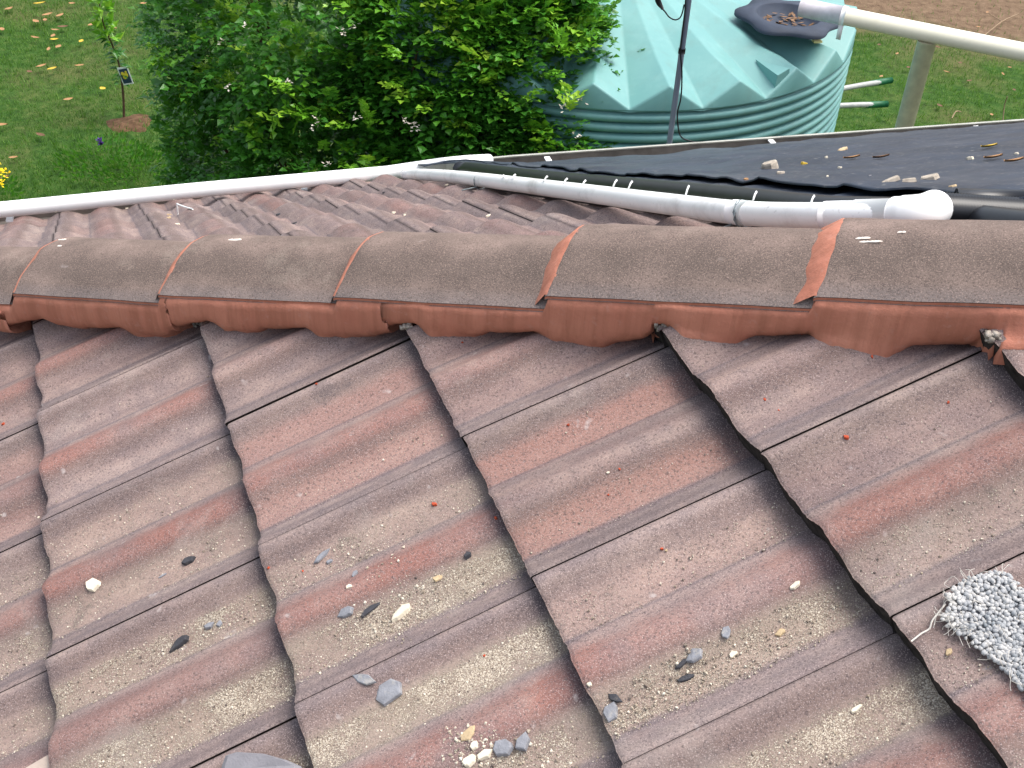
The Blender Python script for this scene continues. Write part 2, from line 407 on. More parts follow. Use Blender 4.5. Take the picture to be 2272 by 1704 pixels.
# tile builder
def tile_geo(P, hs, k, j, nu, nv, thick, gap=.0019, back=.10, seed=0):
    rs = random.Random(seed); TT = TJ(j) if P is PA else .027
    if P is PA: thick = TJ(j - 1) - .001
    v = []; uv = []; idx = {}
    us = [gap] + [i / nu for i in range(1, nu)] + [1 - gap]
    vs2 = [0, .006, .02] + [i / nv for i in range(1, nv)] + [.965, 1.0, 1 + back]
    dj = rs.uniform(-.006, .006); rot = rs.uniform(-.006, .006); dh = rs.uniform(-.0015, .0015)
    ov = -.28 - .12 * cl(2 - k, 0, 3.5) if (P is PB and j == 0) else 0
    def pt(u, s, low=0):
        if ov and s < .3: s = s + ov * (1 - s / .3)
        wob = .010 * noise.noise(V(((k + u) * 9, j * 7.3, 1))) + .004 * noise.noise(V(((k + u) * 40, j * 3, 2))) + .003 * noise.noise(V(((k + u) * 120, j * 3, 7))) if s < .03 else 0
        edge = -.0022 if s == 0 else (-.0004 if s < .01 else 0)
        side = -.0015 if u in (us[0], us[-1]) else 0
        return P(k + u, j + s + dj + rot * (u - .5) + wob, hs(u) - TT * s + edge + side + dh - low)
    n = len(us)
    for s in vs2:
        for u in us: v.append(pt(u, s)); uv.append((u, s))
    f = [(b*n+a, b*n+a+1, (b+1)*n+a+1, (b+1)*n+a) for b in range(len(vs2)-1) for a in range(n-1)]
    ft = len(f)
    m = len(v)                             # butt face
    for u in us: v.append(pt(u, 0, .0025)); uv.append((u, 0))
    for u in us: v.append(pt(u, 0, thick) + (P(k, j + .02, 0) - P(k, j, 0)) * .3); uv.append((u, 0))
    for a in range(n - 1):
        f.append((a, m+a, m+a+1, a+1)[::-1]); f.append((m+a, m+n+a, m+n+a+1, m+a+1)[::-1])
    for side, a in ((0, 0), (1, n - 1)):   # side faces
        m2 = len(v)
        for s in vs2: v.append(pt(us[a], s, thick)); uv.append((us[a], s))
        for b in range(len(vs2) - 1): f.append((b*n+a, (b+1)*n+a, m2+b+1, m2+b))
    return v, uv, f, ft
def clipped(name, v, uv, f, ft, tint, sand, mats, parent, keep):
    me = bpy.data.meshes.new(name); A = np.array([tuple(x) for x in v])
    d = (A - np.array(HIP0)) @ np.array(Pn) * keep
    if (d < 0).all() is np.True_ or (d < 0).all(): return None
    me.from_pydata([tuple(x) for x in A], [], f)
    l = me.uv_layers.new(name='uv'); idx = np.zeros(len(me.loops), dtype=np.int32); me.loops.foreach_get('vertex_index', idx)
    l.data.foreach_set('uv', np.array(uv, dtype=np.float32)[idx].ravel())
    tv = tint if len(tint) == len(v) else [tint] * len(v); sv = sand if len(sand) == len(v) else [sand] * len(v)
    a = me.attributes.new('tint', 'FLOAT_COLOR', 'POINT'); a.data.foreach_set('color', np.array(tv, dtype=np.float32).ravel())
    a = me.attributes.new('sand', 'FLOAT_COLOR', 'POINT'); a.data.foreach_set('color', np.array(sv, dtype=np.float32).ravel())
    for m_ in mats: me.materials.append(m_)
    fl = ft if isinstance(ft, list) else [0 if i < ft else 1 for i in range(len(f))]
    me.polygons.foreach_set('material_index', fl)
    me.polygons.foreach_set('use_smooth', [True] * len(f))
    if (d < 0).any():
        bm = bmesh.new(); bm.from_mesh(me)
        bmesh.ops.bisect_plane(bm, geom=bm.verts[:] + bm.edges[:] + bm.faces[:], plane_co=HIP0, plane_no=Pn * keep, clear_inner=True)
        if not bm.faces: bm.free(); return None
        bm.to_mesh(me); bm.free()
    c = np.zeros(len(me.vertices) * 3); me.vertices.foreach_get('co', c); c = c.reshape(-1, 3); o_ = c.mean(0)
    me.vertices.foreach_set('co', (c - o_).ravel()); me.update()
    return link(bpy.data.objects.new(name, me), parent, V(o_))
# near slope: sand1, sand2, red roll, pink pan
TA = {(-1,1):(.05,.05,1,.1),(0,1):(.35,.5,1,.35),(1,1):(.75,.85,.55,.4),(2,1):(.7,.7,.5,.3),
      (-1,0):(.05,.1,.9,.6),(0,0):(.35,.6,.6,.2),(1,0):(.5,.7,.5,.3),(-2,1):(0,0,.8,.2),(-2,0):(0,.05,.8,.3),
      (-1,2):(0,.05,.35,.1),(0,2):(.0,.12,.9,.75),(1,2):(.5,.85,1,.3),(2,2):(.95,.75,1,.25),(3,2):(.6,.6,.8,.3),
      (0,3):(.0,.0,.5,.3),(1,3):(.03,.15,.25,1),(2,3):(.3,.75,.85,.35),(3,3):(.85,.4,.85,.3),
      (1,4):(.1,.1,.3,.15),(2,4):(.08,.4,.9,.2),(3,4):(.3,.4,.7,.2),(4,4):(.5,.5,.8,.2),(0,4):(0,.1,.4,.3),(2,5):(.1,.2,.6,.2),(3,5):(.1,.2,.6,.2)}
def slope(P, hs, ks, js, vis, mats, keep, label, thick, table, fine, coarse, randred):
    allv = []; alluv = []; allf = []; allt = []; alls = []; flags = []
    # the slope's own mesh: sarking under the tiles plus the tiles outside the view
    k0, k1, j0, j1 = ks[0], ks[-1] + (0 if P is PB else 1), js[0], js[-1] + 1
    nn = 24
    for b in range(nn + 1):
        for a in range(nn + 1):
            allv.append(P(k0 + (k1-k0)*a/nn, j0 + .05 + (j1-j0)*b/nn, -.075)); alluv.append((.5, .5)); allt.append((0, 0, .4, 0)); alls.append((0, 0, 0, 1))
    for b in range(nn):
        for a in range(nn): allf.append((b*(nn+1)+a, b*(nn+1)+a+1, (b+1)*(nn+1)+a+1, (b+1)*(nn+1)+a)); flags.append(1)
    todo = []
    for j in js:
        for k in ks:
            if P is PB and k == 5 and j < 4: continue
            rs = random.Random(k * 131 + j * 17 + int(keep))
            s1, s2, rd, pk = table.get((k, j), (rs.uniform(0, .15), rs.uniform(0, .25), rs.uniform(.1, randred), rs.uniform(0, .4)))
            tint = (rd * (.7 if P is PB else 1), pk, rs.uniform(.86, 1.10) * (.90 if P is PB else 1), rs.random()); sand = (s1, s2, 0, 1)
            if vis(k, j): todo.append((k, j, tint, sand))
            else:
                v, uv, f, ft = tile_geo(P, hs, k, j, coarse, 2, thick, seed=k*91+j)
                n = len(allv); allv += v; alluv += uv; allf += [tuple(i+n for i in q) for q in f]; allt += [tint]*len(v); alls += [sand]*len(v)
                flags += [0 if i < ft else 1 for i in range(len(f))]
    root = clipped('roof_slope', allv, alluv, allf, flags, allt, alls, mats, house, keep)
    root['label'] = label
    for k, j, tint, sand in todo:
        v, uv, f, ft = tile_geo(P, hs, k, j, fine[0], fine[1], thick, seed=k*91+j)
        clipped('roof_tile', v, uv, f, ft, tint, sand, mats, root, keep)
    return root
def inview(P, k, j, mg=60):
    pts = [proj(P(k + a, j + b, 0)) for a in (0, .5, 1) for b in (0, .5, 1)]
    dd = [(P(k + a, j + b, 0) - HIP0).dot(Pn) for a in (0, 1) for b in (0, 1)]
    ok = any(-mg < x < W0 + mg and -mg < y < H0 + mg for x, y in pts)
    return ok, dd
def visA(k, j):
    ok, dd = inview(PA, k, j, 10); return ok and min(dd) < -.06 and (PA(k+.5, j+.5) - CAM).dot(Fw) > .3
def visB(k, j):
    if k > 4: return False
    ok, dd = inview(PB, k, j, 0); return ok and max(dd) > .10 and j >= 0
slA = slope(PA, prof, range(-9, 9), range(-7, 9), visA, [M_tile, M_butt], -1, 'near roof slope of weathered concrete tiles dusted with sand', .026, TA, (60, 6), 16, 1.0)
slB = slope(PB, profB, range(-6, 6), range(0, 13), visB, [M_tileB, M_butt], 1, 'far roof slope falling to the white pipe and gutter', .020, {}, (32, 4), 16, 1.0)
print('tiles', sum(1 for o in slA.children), sum(1 for o in slB.children))

# ---- hip caps
CW = .120
E0 = onplane(1810, 659, HIP0 - Pn * CW, Pn)           # a point of the near cap edge line
EZ = E0.z - (HIP0 + H * ((E0 - HIP0).dot(H) )).z
def hipS(x, y):                                        # distance along the hip for a point on the near cap edge
    Q = onplane(x, y, HIP0 - Pn * CW, Pn); Hh = V((H.x, H.y, 0)); return (Q - HIP0).dot(Hh) / Hh.length_squared, Q
starts = []; zs = []
for x, y in [(26, 651), (350, 654), (740, 659), (1210, 655), (1810, 659)]:
    s, Q = hipS(x, y); starts.append(s); zs.append(Q.z - (HIP0 + H * s).z)
print('cap starts', [round(s, 3) for s in starts], [round(z, 3) for z in zs], 'EZ')
CZ = zs
step = .41
starts = [starts[0] - step] + starts + [starts[-1] + .43, starts[-1] + .85]
CZ = [zs[0]] + zs + [zs[-1]] * 2
CH = .051
def capz(a):
    t = abs(a) / CW; return CH * (1 - t ** 1.75)
def cap(i, s0, L, z0):
    root_loc = HIP0 + H * (s0 + L / 2)
    v = []; uv = []; f = []
    na = 36; ss = [0, .004, .012] + [L * q / 12 for q in range(1, 13)]
    rs = random.Random(i)
    sk = rs.uniform(-.004, .004)
    def pt(s, a, low=0):
        wob = .0018 * noise.noise(V((s * 14 + i * 9, a * 20, 0)))
        drop = .029 * s / .41
        eg = -.002 if s == 0 else 0
        return HIP0 + H * (s0 + s + (.004 * noise.noise(V((a * 30, i, 3))) if s < .02 else 0)) + Pn * (a + sk * s / L) + V((0, 0, z0 - drop + capz(a) + wob - low + eg))
    aa = [-CW + 2 * CW * q / na for q in range(na + 1)]
    n = na + 1
    for s in ss:
        for a in aa: v.append(pt(s, a)); uv.append((s / .45, (a + CW) / (2 * CW)))
    f += [(b*n+a, (b+1)*n+a, (b+1)*n+a+1, b*n+a+1)[::-1] for b in range(len(ss)-1) for a in range(na)]
    m = len(v)
    for s in ss:
        for a in aa: v.append(pt(s, a, .013 if abs(a) < CW * .93 else .0065)); uv.append((s / .45, (a + CW) / (2 * CW)))
    f += [(m+b*n+a, m+(b+1)*n+a, m+(b+1)*n+a+1, m+b*n+a+1) for b in range(len(ss)-1) for a in range(na)]
    sidef0 = len(f); sidef1 = sidef0 + 2 * (len(ss) - 1)
    for a in (0, na):
        k0 = len(v)
        for s in ss: v.append(pt(s, aa[a], .001)); v.append(pt(s, aa[a], .0065) + Pn * (.001 if a == 0 else -.001)); uv += [(s / .45, .3)] * 2
        for b in range(len(ss)-1):
            q = (k0+2*b, k0+2*b+2, k0+2*b+3, k0+2*b+1); f.append(q if a == 0 else q[::-1])
    k0 = len(v)
    for s in (0, L):
        for a in aa: v.append(pt(s, a, .001)); v.append(pt(s, a, .0100)); uv += [(s / .45, .3)] * 2
    for e in (0, 1):
        for a in range(na):
            z_ = k0 + e * 2 * n + 2 * a; q = (z_, z_+2, z_+3, z_+1); f.append(q if e == 0 else q[::-1])
    o = mk('hip_cap', v, f, M_cap, house, uvs=uv); o.data.materials.append(M_mortar)
    o.data.polygons.foreach_set('material_index', [1 if sidef0 <= q < sidef1 else 0 for q in range(len(f))])
    # pointing between this cap and the one below it
    wd = [.030, .036, .040, .028, .040, .055, .03, .03][i]
    v = []; f = []; na2 = 44
    for q in range(na2 + 1):
        a = -CW * .985 + 2 * CW * .985 * q / na2; taper = .45 + .55 * (1 - abs(a / CW + .1)) if i != 5 else .85
        ww = wd * cl(taper + .22 * noise.noise(V((a * 40, i * 5, 0))), .2, 1.3)
        top = pt(0, a); 
        for (ds, dz) in ((.006, .0012), (-.001, .0016), (-.4 * ww, -.009), (-ww, -.026), (-ww - .002, -.036)):
            v.append(top + H * ds + V((0, 0, dz)) + V((0, 0, .0008 * noise.noise(V((a * 60, ds * 90, i))))))
    for q in range(na2):
        for b in range(4): f.append((q*5+b, q*5+b+1, (q+1)*5+b+1, (q+1)*5+b)[::-1])
    jo = mk('mortar_joint', v, f, M_mortar, o)
    return o
for i, s0 in enumerate(starts): cap(i, s0, .44, CZ[i])

# ---- bedding (flexible pointing) under the near edge of the caps
BOT = [(-60,728),(0,726),(34,728),(69,730),(65,702),(89,694),(117,699),(148,720),(206,725),(240,718),(268,726),(306,744),(378,744),(430,723),(431,704),(474,706),(498,733),(570,737),(618,720),(670,720),(715,747),(819,747),(893,727),(891,707),(917,711),(953,744),(1054,745),(1109,727),(1167,727),(1235,754),(1333,769),(1387,754),(1452,736),(1456,715),(1479,720),(1526,751),(1624,762),(1696,740),(1779,738),(1855,769),(1967,791),(2036,765),(2150,762),(2182,752),(2190,762),(2212,772),(2272,773),(2340,774)]
def capedge_z(s):                          # z offset of the near lower cap edge at hip position s
    for i in range(len(starts) - 1, -1, -1):
        if s >= starts[i]: return CZ[i] - .029 * (s - starts[i]) / .41
    return CZ[0] - .01
Hh = V((H.x, H.y, 0))
def bedding():
    v = []; f = []; rows = 9
    pts = []
    for i in range(len(BOT) - 1):
        (x0, y0), (x1, y1) = BOT[i], BOT[i+1]; n = max(1, int(abs(x1 - x0) / 7))
        for k in range(n):
            t = k / n; ts = t * t * (3 - 2 * t) if abs(x1 - x0) > 25 else t
            jit = 3.2 * noise.noise(V((x0 + (x1-x0)*t, 0, 0)) * .045) + 1.5 * noise.noise(V((x0 + (x1-x0)*t, 5, 0)) * .2)
            pts.append((x0 + (x1 - x0) * t, y0 + (y1 - y0) * ts + jit))
    hits = [onA(x, y, .002)[0] for x, y in pts]; lat = [(P - HIP0).dot(Pn) for P in hits]; sm = []
    for i in range(len(lat)):
        q = lat[max(0, i-14):i+15]; sm.append(cl(sum(q) / len(q), -CW - .05, -CW - .001))
    for i, (x, y) in enumerate(pts):
        P = hits[i]
        s = (P - HIP0).dot(Hh) / Hh.length_squared
        a0 = (P - HIP0).dot(Pn)
        T = HIP0 + H * s + Pn * (-CW - .0035) + V((0, 0, capedge_z(s) - .0025))
        B2 = P - V((0, 0, .03)) + Pn * .004
        for r in range(rows):
            t = r / (rows - 1)
            Q = T.lerp(P, t); lt = t ** 2.2; wq = t ** 5; Ps = P + Pn * (sm[i] - a0) * (1 - wq)
            Q = V((T.x + (Ps.x - T.x) * lt, T.y + (Ps.y - T.y) * lt, Q.z))
            bul = .004 * sin(pi * t) * (1 if a0 < -CW else .3)
            trow = .0016 * noise.noise(V((s * 22, t * 2, 4))) + .0011 * noise.noise(V((s * 90 + t * 3, t * 1.2, 6)))
            Q = Q + (-Pn * (bul + trow)) 
            if r == rows - 1: Q = P.copy()
            if r == 0: Q = T + Pn * .010 + V((0, 0, .0005))
            v.append(Q)
        v.append(B2)
    R = rows + 1
    for i in range(len(pts) - 1):
        for r in range(R - 1): f.append((i*R+r, i*R+r+1, (i+1)*R+r+1, (i+1)*R+r))
    # lip of the fresh edge
    o = mk('bedding_mortar', v, f, M_mortar, house)
    o['label'] = 'smooth terracotta pointing under the near edge of the hip caps'
    # far side, simple wavy skirt
    v = []; f = []
    n = 200
    for i in range(n):
        s = starts[0] + i * (starts[-1] + .4 - starts[0]) / n
        T = HIP0 + H * s + Pn * (CW - .004) + V((0, 0, capedge_z(s) - .004))
        B_ = HIP0 + H * s + Pn * (CW + .004); d = B_ - CAM; hgt = d.dot(nB) + BD; Q = B_ - V((0, 0, 1)) * ((hgt + .03) / nB.z)
        v += [T, T + V((0, 0, -.02)), Q]
    for i in range(n - 1):
        for r in range(2): f.append((i*3+r, (i+1)*3+r, (i+1)*3+r+1, i*3+r+1))
    mk('bedding_mortar', v, f, M_mortar, house)
    # seams where one trowelled batch overlaps the next, and old mortar crumbs at the tile corners
    for (x, y) in [(92,706),(441,716),(2202,745),(1466,720),(903,722)]:
        P, u, vv = onA(x, y, .002); mb = MB()
        for q in range(16):
            c = P + V((ru(-.010, .010), ru(-.005, .005), ru(-.005, .003))); r = ru(.002, .0045)
            pts8 = [c + V((ru(.6, 1) * sx * r, ru(.6, 1) * sy * r, ru(.5, 1) * sz * r)) for sx in (-1, 1) for sy in (-1, 1) for sz in (-1, 1)]
            mb.add(pts8, [(0,1,3,2),(4,6,7,5),(0,4,5,1),(2,3,7,6),(0,2,6,4),(1,5,7,3)])
        mb.build('old_mortar', M_oldmortar, house, smooth=True)
bedding()

# ---- walls, gutter
def walls():
    v = []; f = []
    zE = ZG - 2.62
    ev = [PB(-9, -.1, 0), PB(16, -.1, 0)]
    dirg = (V((2.498, 5.451, 0)) - V((-2.054, 3.949, 0))).normalized(); back = V((dirg.y, -dirg.x, 0))
    c0 = V((-2.054, 3.949, 0)) - dirg * 1.75 + back * .45; c1 = c0 + dirg * 12; c2 = c1 + back * 9; c3 = c0 + back * 9
    mb = MB()
    for a, b_ in ((c0, c1), (c1, c2), (c2, c3), (c3, c0)):
        d = (b_ - a).normalized(); nrm = V((d.y, -d.x, 0)); m_ = (a + b_) / 2
        boxmb(mb, V((m_.x, m_.y, (zE) / 2)), d, nrm, V((0, 0, 1)), (b_ - a).length / 2 - .101, .1, zE / 2)
    mb.build('wall', M_wall, house, smooth=False)
walls()
LP0 = atz(1134, 349, ZG - 2.36); LP1 = atz(2272, 268, ZG - 2.36)
GL = atz(0, 466, ZG - 2.36)
def gutter():
    d = (LP1 - LP0).normalized()
    # one straight gutter from the hip corner to beyond the right of the frame, bent a touch at the junction
    pts = [atz(-500, 502, ZG - 2.40) , atz(0, 453, ZG - 2.40), atz(870, 374, ZG - 2.385), LP0, LP1, LP1 + d * 4]
    pr = [(0, .004), (.004, .009), (.009, .006), (.010, -.01), (.006, -.085), (-.012, -.095), (-.118, -.095), (-.120, -.07), (-.122, -.06), (-.119, -.06), (-.115, -.09), (-.012, -.09), (.002, -.082), (.004, -.004)]
    v = []; f = []
    for i, p in enumerate(pts):
        dd = (pts[min(i+1, len(pts)-1)] - pts[max(i-1, 0)]).normalized(); o_ = V((-dd.y, dd.x, 0)).normalized()
        for a, z in pr: v.append(p + o_ * a + V((0, 0, z)))
    m = len(pr)
    for i in range(len(pts) - 1):
        for k in range(m): f.append((i*m+k, i*m+(k+1) % m, (i+1)*m+(k+1) % m, (i+1)*m+k))
    g = mk('gutter', v, f, M_gut, house, smooth=False); g.data.materials.append(M_gutin)
    g.data.polygons.foreach_set('material_index', [1 if 6 <= (q % m) <= 12 else 0 for q in range(len(f))])
    g['label'] = 'pale painted gutter along the eaves behind the black matting'
    for x, y in [(1215, 352), (1712, 314), (2168, 283)]:
        P = atz(x, y, ZG - 2.365); o_ = V((-d.y, d.x, 0)); mb = MB()
        boxmb(mb, P - o_ * .01, d, o_, V((0, 0, 1)), .013, .026, .003)
        boxmb(mb, P - o_ * .036 - V((0, 0, .012)), d, o_, V((0, 0, 1)), .012, .003, .015)
        mb.build('gutter_bracket', M_pvc, g, smooth=False)
    for x, y in [(22, 485), (675, 417)]:
        P = atz(x, y, ZG - 2.345); mb = MB(); boxmb(mb, P, d, V((-d.y, d.x, 0)), V((0, 0, 1)), .013, .022, .004); mb.build('gutter_bracket', M_pvc, g, smooth=False)
    # fascia behind the gutter, right part
    mb = MB(); o_ = V((-d.y, d.x, 0)); a = pts[1] - o_ * .13; b_ = pts[-1] - o_ * .13
    dd = (b_ - a).normalized(); oo = V((-dd.y, dd.x, 0)); c = (a + b_) / 2
    boxmb(mb, V((c.x, c.y, ZG - 2.565)), dd, oo, V((0, 0, 1)), (b_ - a).length / 2, .012, .10)
    mb.build('fascia', M_gutin, house, smooth=False)
gutter()

# ================================================================ PIPES ON THE ROOF
def band_on(mb, a, b, t, r, wd):           # a collar round the pipe a-b at fraction t
    c = a.lerp(b, t); d = (b - a).normalized(); tube(mb, [c - d * wd / 2, c + d * wd / 2], r, 20)
def eaves_pipe():
    a = atz(-300, 493, ZG - 2.30); b = atz(0, 465.5, ZG - 2.30); c = atz(440, 421.5, ZG - 2.30); d = atz(860, 383.5, ZG - 2.30); e = atz(985, 364, ZG - 2.30); e2 = atz(1040, 358.5, ZG - 2.30); e3 = atz(1085, 356, ZG - 2.33)
    root = empty('eaves_pipe', b)
    tag(root, 'bright white plastic pipe lying in the gutter along the far eaves', 'pipe')
    mb = MB(); tube(mb, [a, b, c, d, e], [.0315, .0315, .031, .030, .029], 28); mb.build('pipe', M_pvc, root)
    mb = MB(); tube(mb, smooth_line([e - (e - d).normalized() * .08, e, e2, e3], 5), .028, 24)
    mb.build('elbow', M_pvc, root)
    p = atz(873, 381, ZG - 2.30); dr = (e - d).normalized(); mb = MB()
    for q in range(1): tube(mb, [p - dr * .006, p + dr * .006], .0285, 24)
    boxmb(mb, p - V((0, 0, .03)) - V((-dr.y, dr.x, 0)) * .022, dr, V((-dr.y, dr.x, 0)), V((0, 0, 1)), .010, .006, .014)
    mb.build('pipe_strap', M_wire, root)
eaves_pipe()
def riser_pipe():
    A = atz(902, 386, ZG - 2.262); Bp = onB(1790, 478, .045)
    pl = (Bp - A).cross(V((0, 0, 1))).normalized()
    cen = [(902, 386), (1000, 391.5), (1200, 415.5), (1500, 455), (1655, 473), (1790, 480), (1850, 482)]
    t0 = onB(1832, 479, .046); t1 = onB(1992, 476, .050)
    pts = [onplane(x, y, A, pl) for x, y in cen[:-2]] + [t0, t1]
    root = empty('roof_pipe', pts[-1])
    tag(root, 'white plastic pipe running up the tiles from the gutter to the hip', 'pipe')
    mb = MB(); tube(mb, smooth_line(pts, 4), .0228, 28); mb.build('pipe', M_pvc2, root)
    mb = MB(); tube(mb, [pts[0] - (pts[1]-pts[0]).normalized() * .012, pts[0] + (pts[1]-pts[0]).normalized() * .02], .0248, 24)
    mb.build('coupling', M_pvc2, root); mb = MB()
    q1 = onplane(1630, 470.5, A, pl); q2 = onplane(1664, 474, A, pl); tube(mb, [q1, q2], .0240, 24)
    mb.build('coupling', M_pvc2, root)
    # wide coupling and elbow at the top end, turning towards the black header
    t0 = onB(1832, 479, .046); t1 = onB(1992, 476, .050); dd = (t1 - t0).normalized()
    mb = MB(); tube(mb, [t0, t0 + (t1-t0)*.42, t0 + (t1-t0)*.43, t1], [.0245, .0245, .0258, .0258], 28); mb.build('coupling', M_pvc, root)
    side = V((.55, .80, -.25)).normalized()
    c0 = t1 - dd * .006; mb = MB()
    tube(mb, smooth_line([c0, c0 + dd * .020, c0 + dd * .038 + side * .006, c0 + dd * .048 + side * .022, c0 + dd * .050 + side * .06], 5), [.0285]*4 + [.0300]*16 + [.0300], 28)
    mb.build('elbow', M_pvc, root)
    for (x, yt, yb, lean) in [(1055, 385, 420, -16), (1636, 447, 503, -36)]:
        a_ = onplane(x + 10, (yt + yb) / 2, A, pl); dr = (pts[4] - pts[2]).normalized(); mb = MB(); x_, y_ = frame(dr)
        for ph in (0, .9):
            lp = []
            for q in range(26):
                an = 2 * pi * q / 25; lp.append(a_ + dr * (.018 * cos(an + ph * .3) + .003 * sin(an * 7 + ph * 3)) + (x_ * cos(an) + y_ * sin(an)) * .0256)
            tube(mb, lp, .0016, 6)
        tube(mb, [a_ - dr * .015 - V((0, 0, .02)), onB(x - 30, yb + 2, .01)], .0022, 6)
        mb.build('tie_wire', M_wire, root)
riser_pipe()

# ================================================================ BLACK SOLAR MATTING
def matting():
    root = empty('pool_heating_mat', PB(6, 5, .03))
    tag(root, 'black rubber matting laid over the far slope beside the white pipe', 'roof matting')
    EDGE = [(985, 352), (1050, 349), (1250, 367), (1472, 382), (1653, 394), (1834, 409), (1942, 418), (2087, 420), (2180, 433), (2231, 442), (2272, 434), (2400, 446), (2600, 455)]
    FAR = [(985, 352), (1120, 363), (1242, 355), (1500, 337), (1707, 318), (1942, 297), (2272, 277), (2500, 262), (2800, 245)]
    near = [onB(x, y, .045) for x, y in EDGE]; 
    near = smooth_line(near, 10)
    far = [atz(x, y, ZG - 2.335) for x, y in FAR]
    fdir = (far[-2] - far[2]).normalized()
    def sheet(name, off, lift, nu, nv, amp, uoff, length):
        v = []; uv = []; f = []
        Lsum = 0
        n0 = len(near)
        for i, P in enumerate(near):
            # walk across the slope from the near edge; every row runs down to the eaves side
            for k in range(nv + 1):
                t = k / nv
                Q = P + cB.normalized() * (uoff + length * t)
                d_ = Q - CAM; hgt = d_.dot(nB) + BD
                # stop at the eaves line
                v.append((Q, t, i))
        return v
    # build in (s, t): s runs up the slope, t runs across it to the right
    v = []; uv = []; f = []
    ns, nt_ = 150, 120
    e_v = []
    for P in near:
        d = P - CAM + nB * BD; M3 = Matrix((( *cB, ), ( *dB, ), ( *nB, ))).transposed(); c = M3.inverted() @ d
        e_v.append((c[1], c[0]))                       # (down-slope coordinate, across)
    e_v.sort()
    def edge(dn_):
        if dn_ <= e_v[0][0]: return e_v[0][1]
        for (a, b), (c, d) in zip(e_v, e_v[1:]):
            if a <= dn_ <= c: return b + (d - b) * (dn_ - a) / max(1e-6, c - a)
        return e_v[-1][1]
    # eaves line in slope coordinates
    fv = []
    for P in far:
        d = P - CAM + nB * BD; M3 = Matrix((( *cB, ), ( *dB, ), ( *nB, ))).transposed(); c = M3.inverted() @ d; fv.append((c[0], c[1], c[2]))
    def eav(ac):
        if ac <= fv[0][0]: return fv[0][1], fv[0][2]
        for (a, b, h1), (c, d, h2) in zip(fv, fv[1:]):
            if a <= ac <= c:
                t = (ac - a) / max(1e-6, c - a); return b + (d - b) * t, h1 + (h2 - h1) * t
        return fv[-1][1], fv[-1][2]
    top = e_v[0][0] - .35
    def sheetmesh(u_in, width, lift, amp, ns, nt_, s_lo, s_hi, curl, name, thick=.004):
        v = []; uv = []; f = []
        for i in range(ns + 1):
            for k in range(nt_ + 1):
                t = k / nt_; sgm = i / ns
                dn_ = s_lo + (s_hi - s_lo) * sgm
                ac = edge(dn_) + u_in + width * t ** 1.3
                de, he = eav(ac)
                dmax = de
                if dn_ > dmax: dn_ = dmax + (dn_ - dmax) * .002
                a, b = ac * 3.3, dn_ * 2.9
                fade = cl((dmax - dn_) / max(.4, dmax - e_v[0][0]), 0, 1)
                h = lift * fade + he * (1 - fade)
                jj = (BV0 - dn_) / BG
                h += amp * (.7 * noise.noise(V((a * 1.6, b * 1.0, 1))) + .5 * noise.noise(V((a * 3, b * 4, 2))) - .35 * (jj - math.floor(jj))) 
                h += curl * exp(-t * width / .05) * (noise.noise(V((b * 4, 0, 8))) + .3)
                v.append(CAM - nB * (BD - h) + cB * ac + dB * dn_); uv.append((dn_ * .0 + ac, dn_))
        n = nt_ + 1
        f = [(i*n+k, i*n+k+1, (i+1)*n+k+1, (i+1)*n+k) for i in range(ns) for k in range(nt_)]
        m = len(v)                                     # hem along the near edge
        for i in range(ns + 1): v.append(v[i*n] - nB * thick); uv.append(uv[i*n])
        for i in range(ns): f.append((i*n, (i+1)*n, m+i+1, m+i))
        return mk(name, v, f, M_mat, root, uvs=uv)
    lo, hi = e_v[0][0] - .25, BV0 + .1
    sheetmesh(0, 5.5, .050, .016, 170, 110, lo, hi, .004, 'mat_sheet')
    sheetmesh(-.085, .40, .028, .010, 170, 10, lo + .3, hi, .004, 'mat_sheet')
    # header tubes between the matting and the white pipe
    hd = []
    for dn_ in np.linspace(lo - .1, hi - .75, 30):
        ac = edge(dn_) - .10; hd.append(CAM - nB * (BD - .012) + cB * ac + dB * dn_)
    mb = MB(); tube(mb, hd, .032, 16)
    h2 = [p - cB * .075 - nB * .012 for p in hd]; tube(mb, h2, .022, 14)
    mb.build('header_pipe', M_black, root)
    # ribbed hose end at the right, above the hip
    c0 = onB(2085, 468, .04); c1 = onB(2285, 480, .012); mb = MB(); n = 60
    tube(mb, [c0.lerp(c1, i / n) for i in range(n + 1)], [.028 + .0025 * (i % 2) for i in range(n + 1)], 16); mb.build('hose', M_black, root)
    c0 = onB(2120, 447, .045); c1 = onB(2290, 452, .03); mb = MB(); tube(mb, [c0, c0.lerp(c1, .5), c1], .022, 16); mb.build('hose', M_black, root)
    # thin pale strips across the header
    mb = MB()
    for x, y0, y1 in [(1112,388,395),(1137,386,396),(1208,390,401),(1252,395,406),(1293,399,411),(1362,398,413),(1396,401,417),(1522,411,434),(1672,424,444),(1800,433,452)]:
        for q in range(3):
            a_ = onB(x + q * .8 + 6, y0 + q, .048); b_ = onB(x - 2 + q, y1, .050)
            tube(mb, [a_, a_.lerp(b_, .5) + nB * .002, b_], .0012, 5)
    mb.build('white_strip', M_pvc2, root)
    return edge, eav
MED, MEAV = matting()

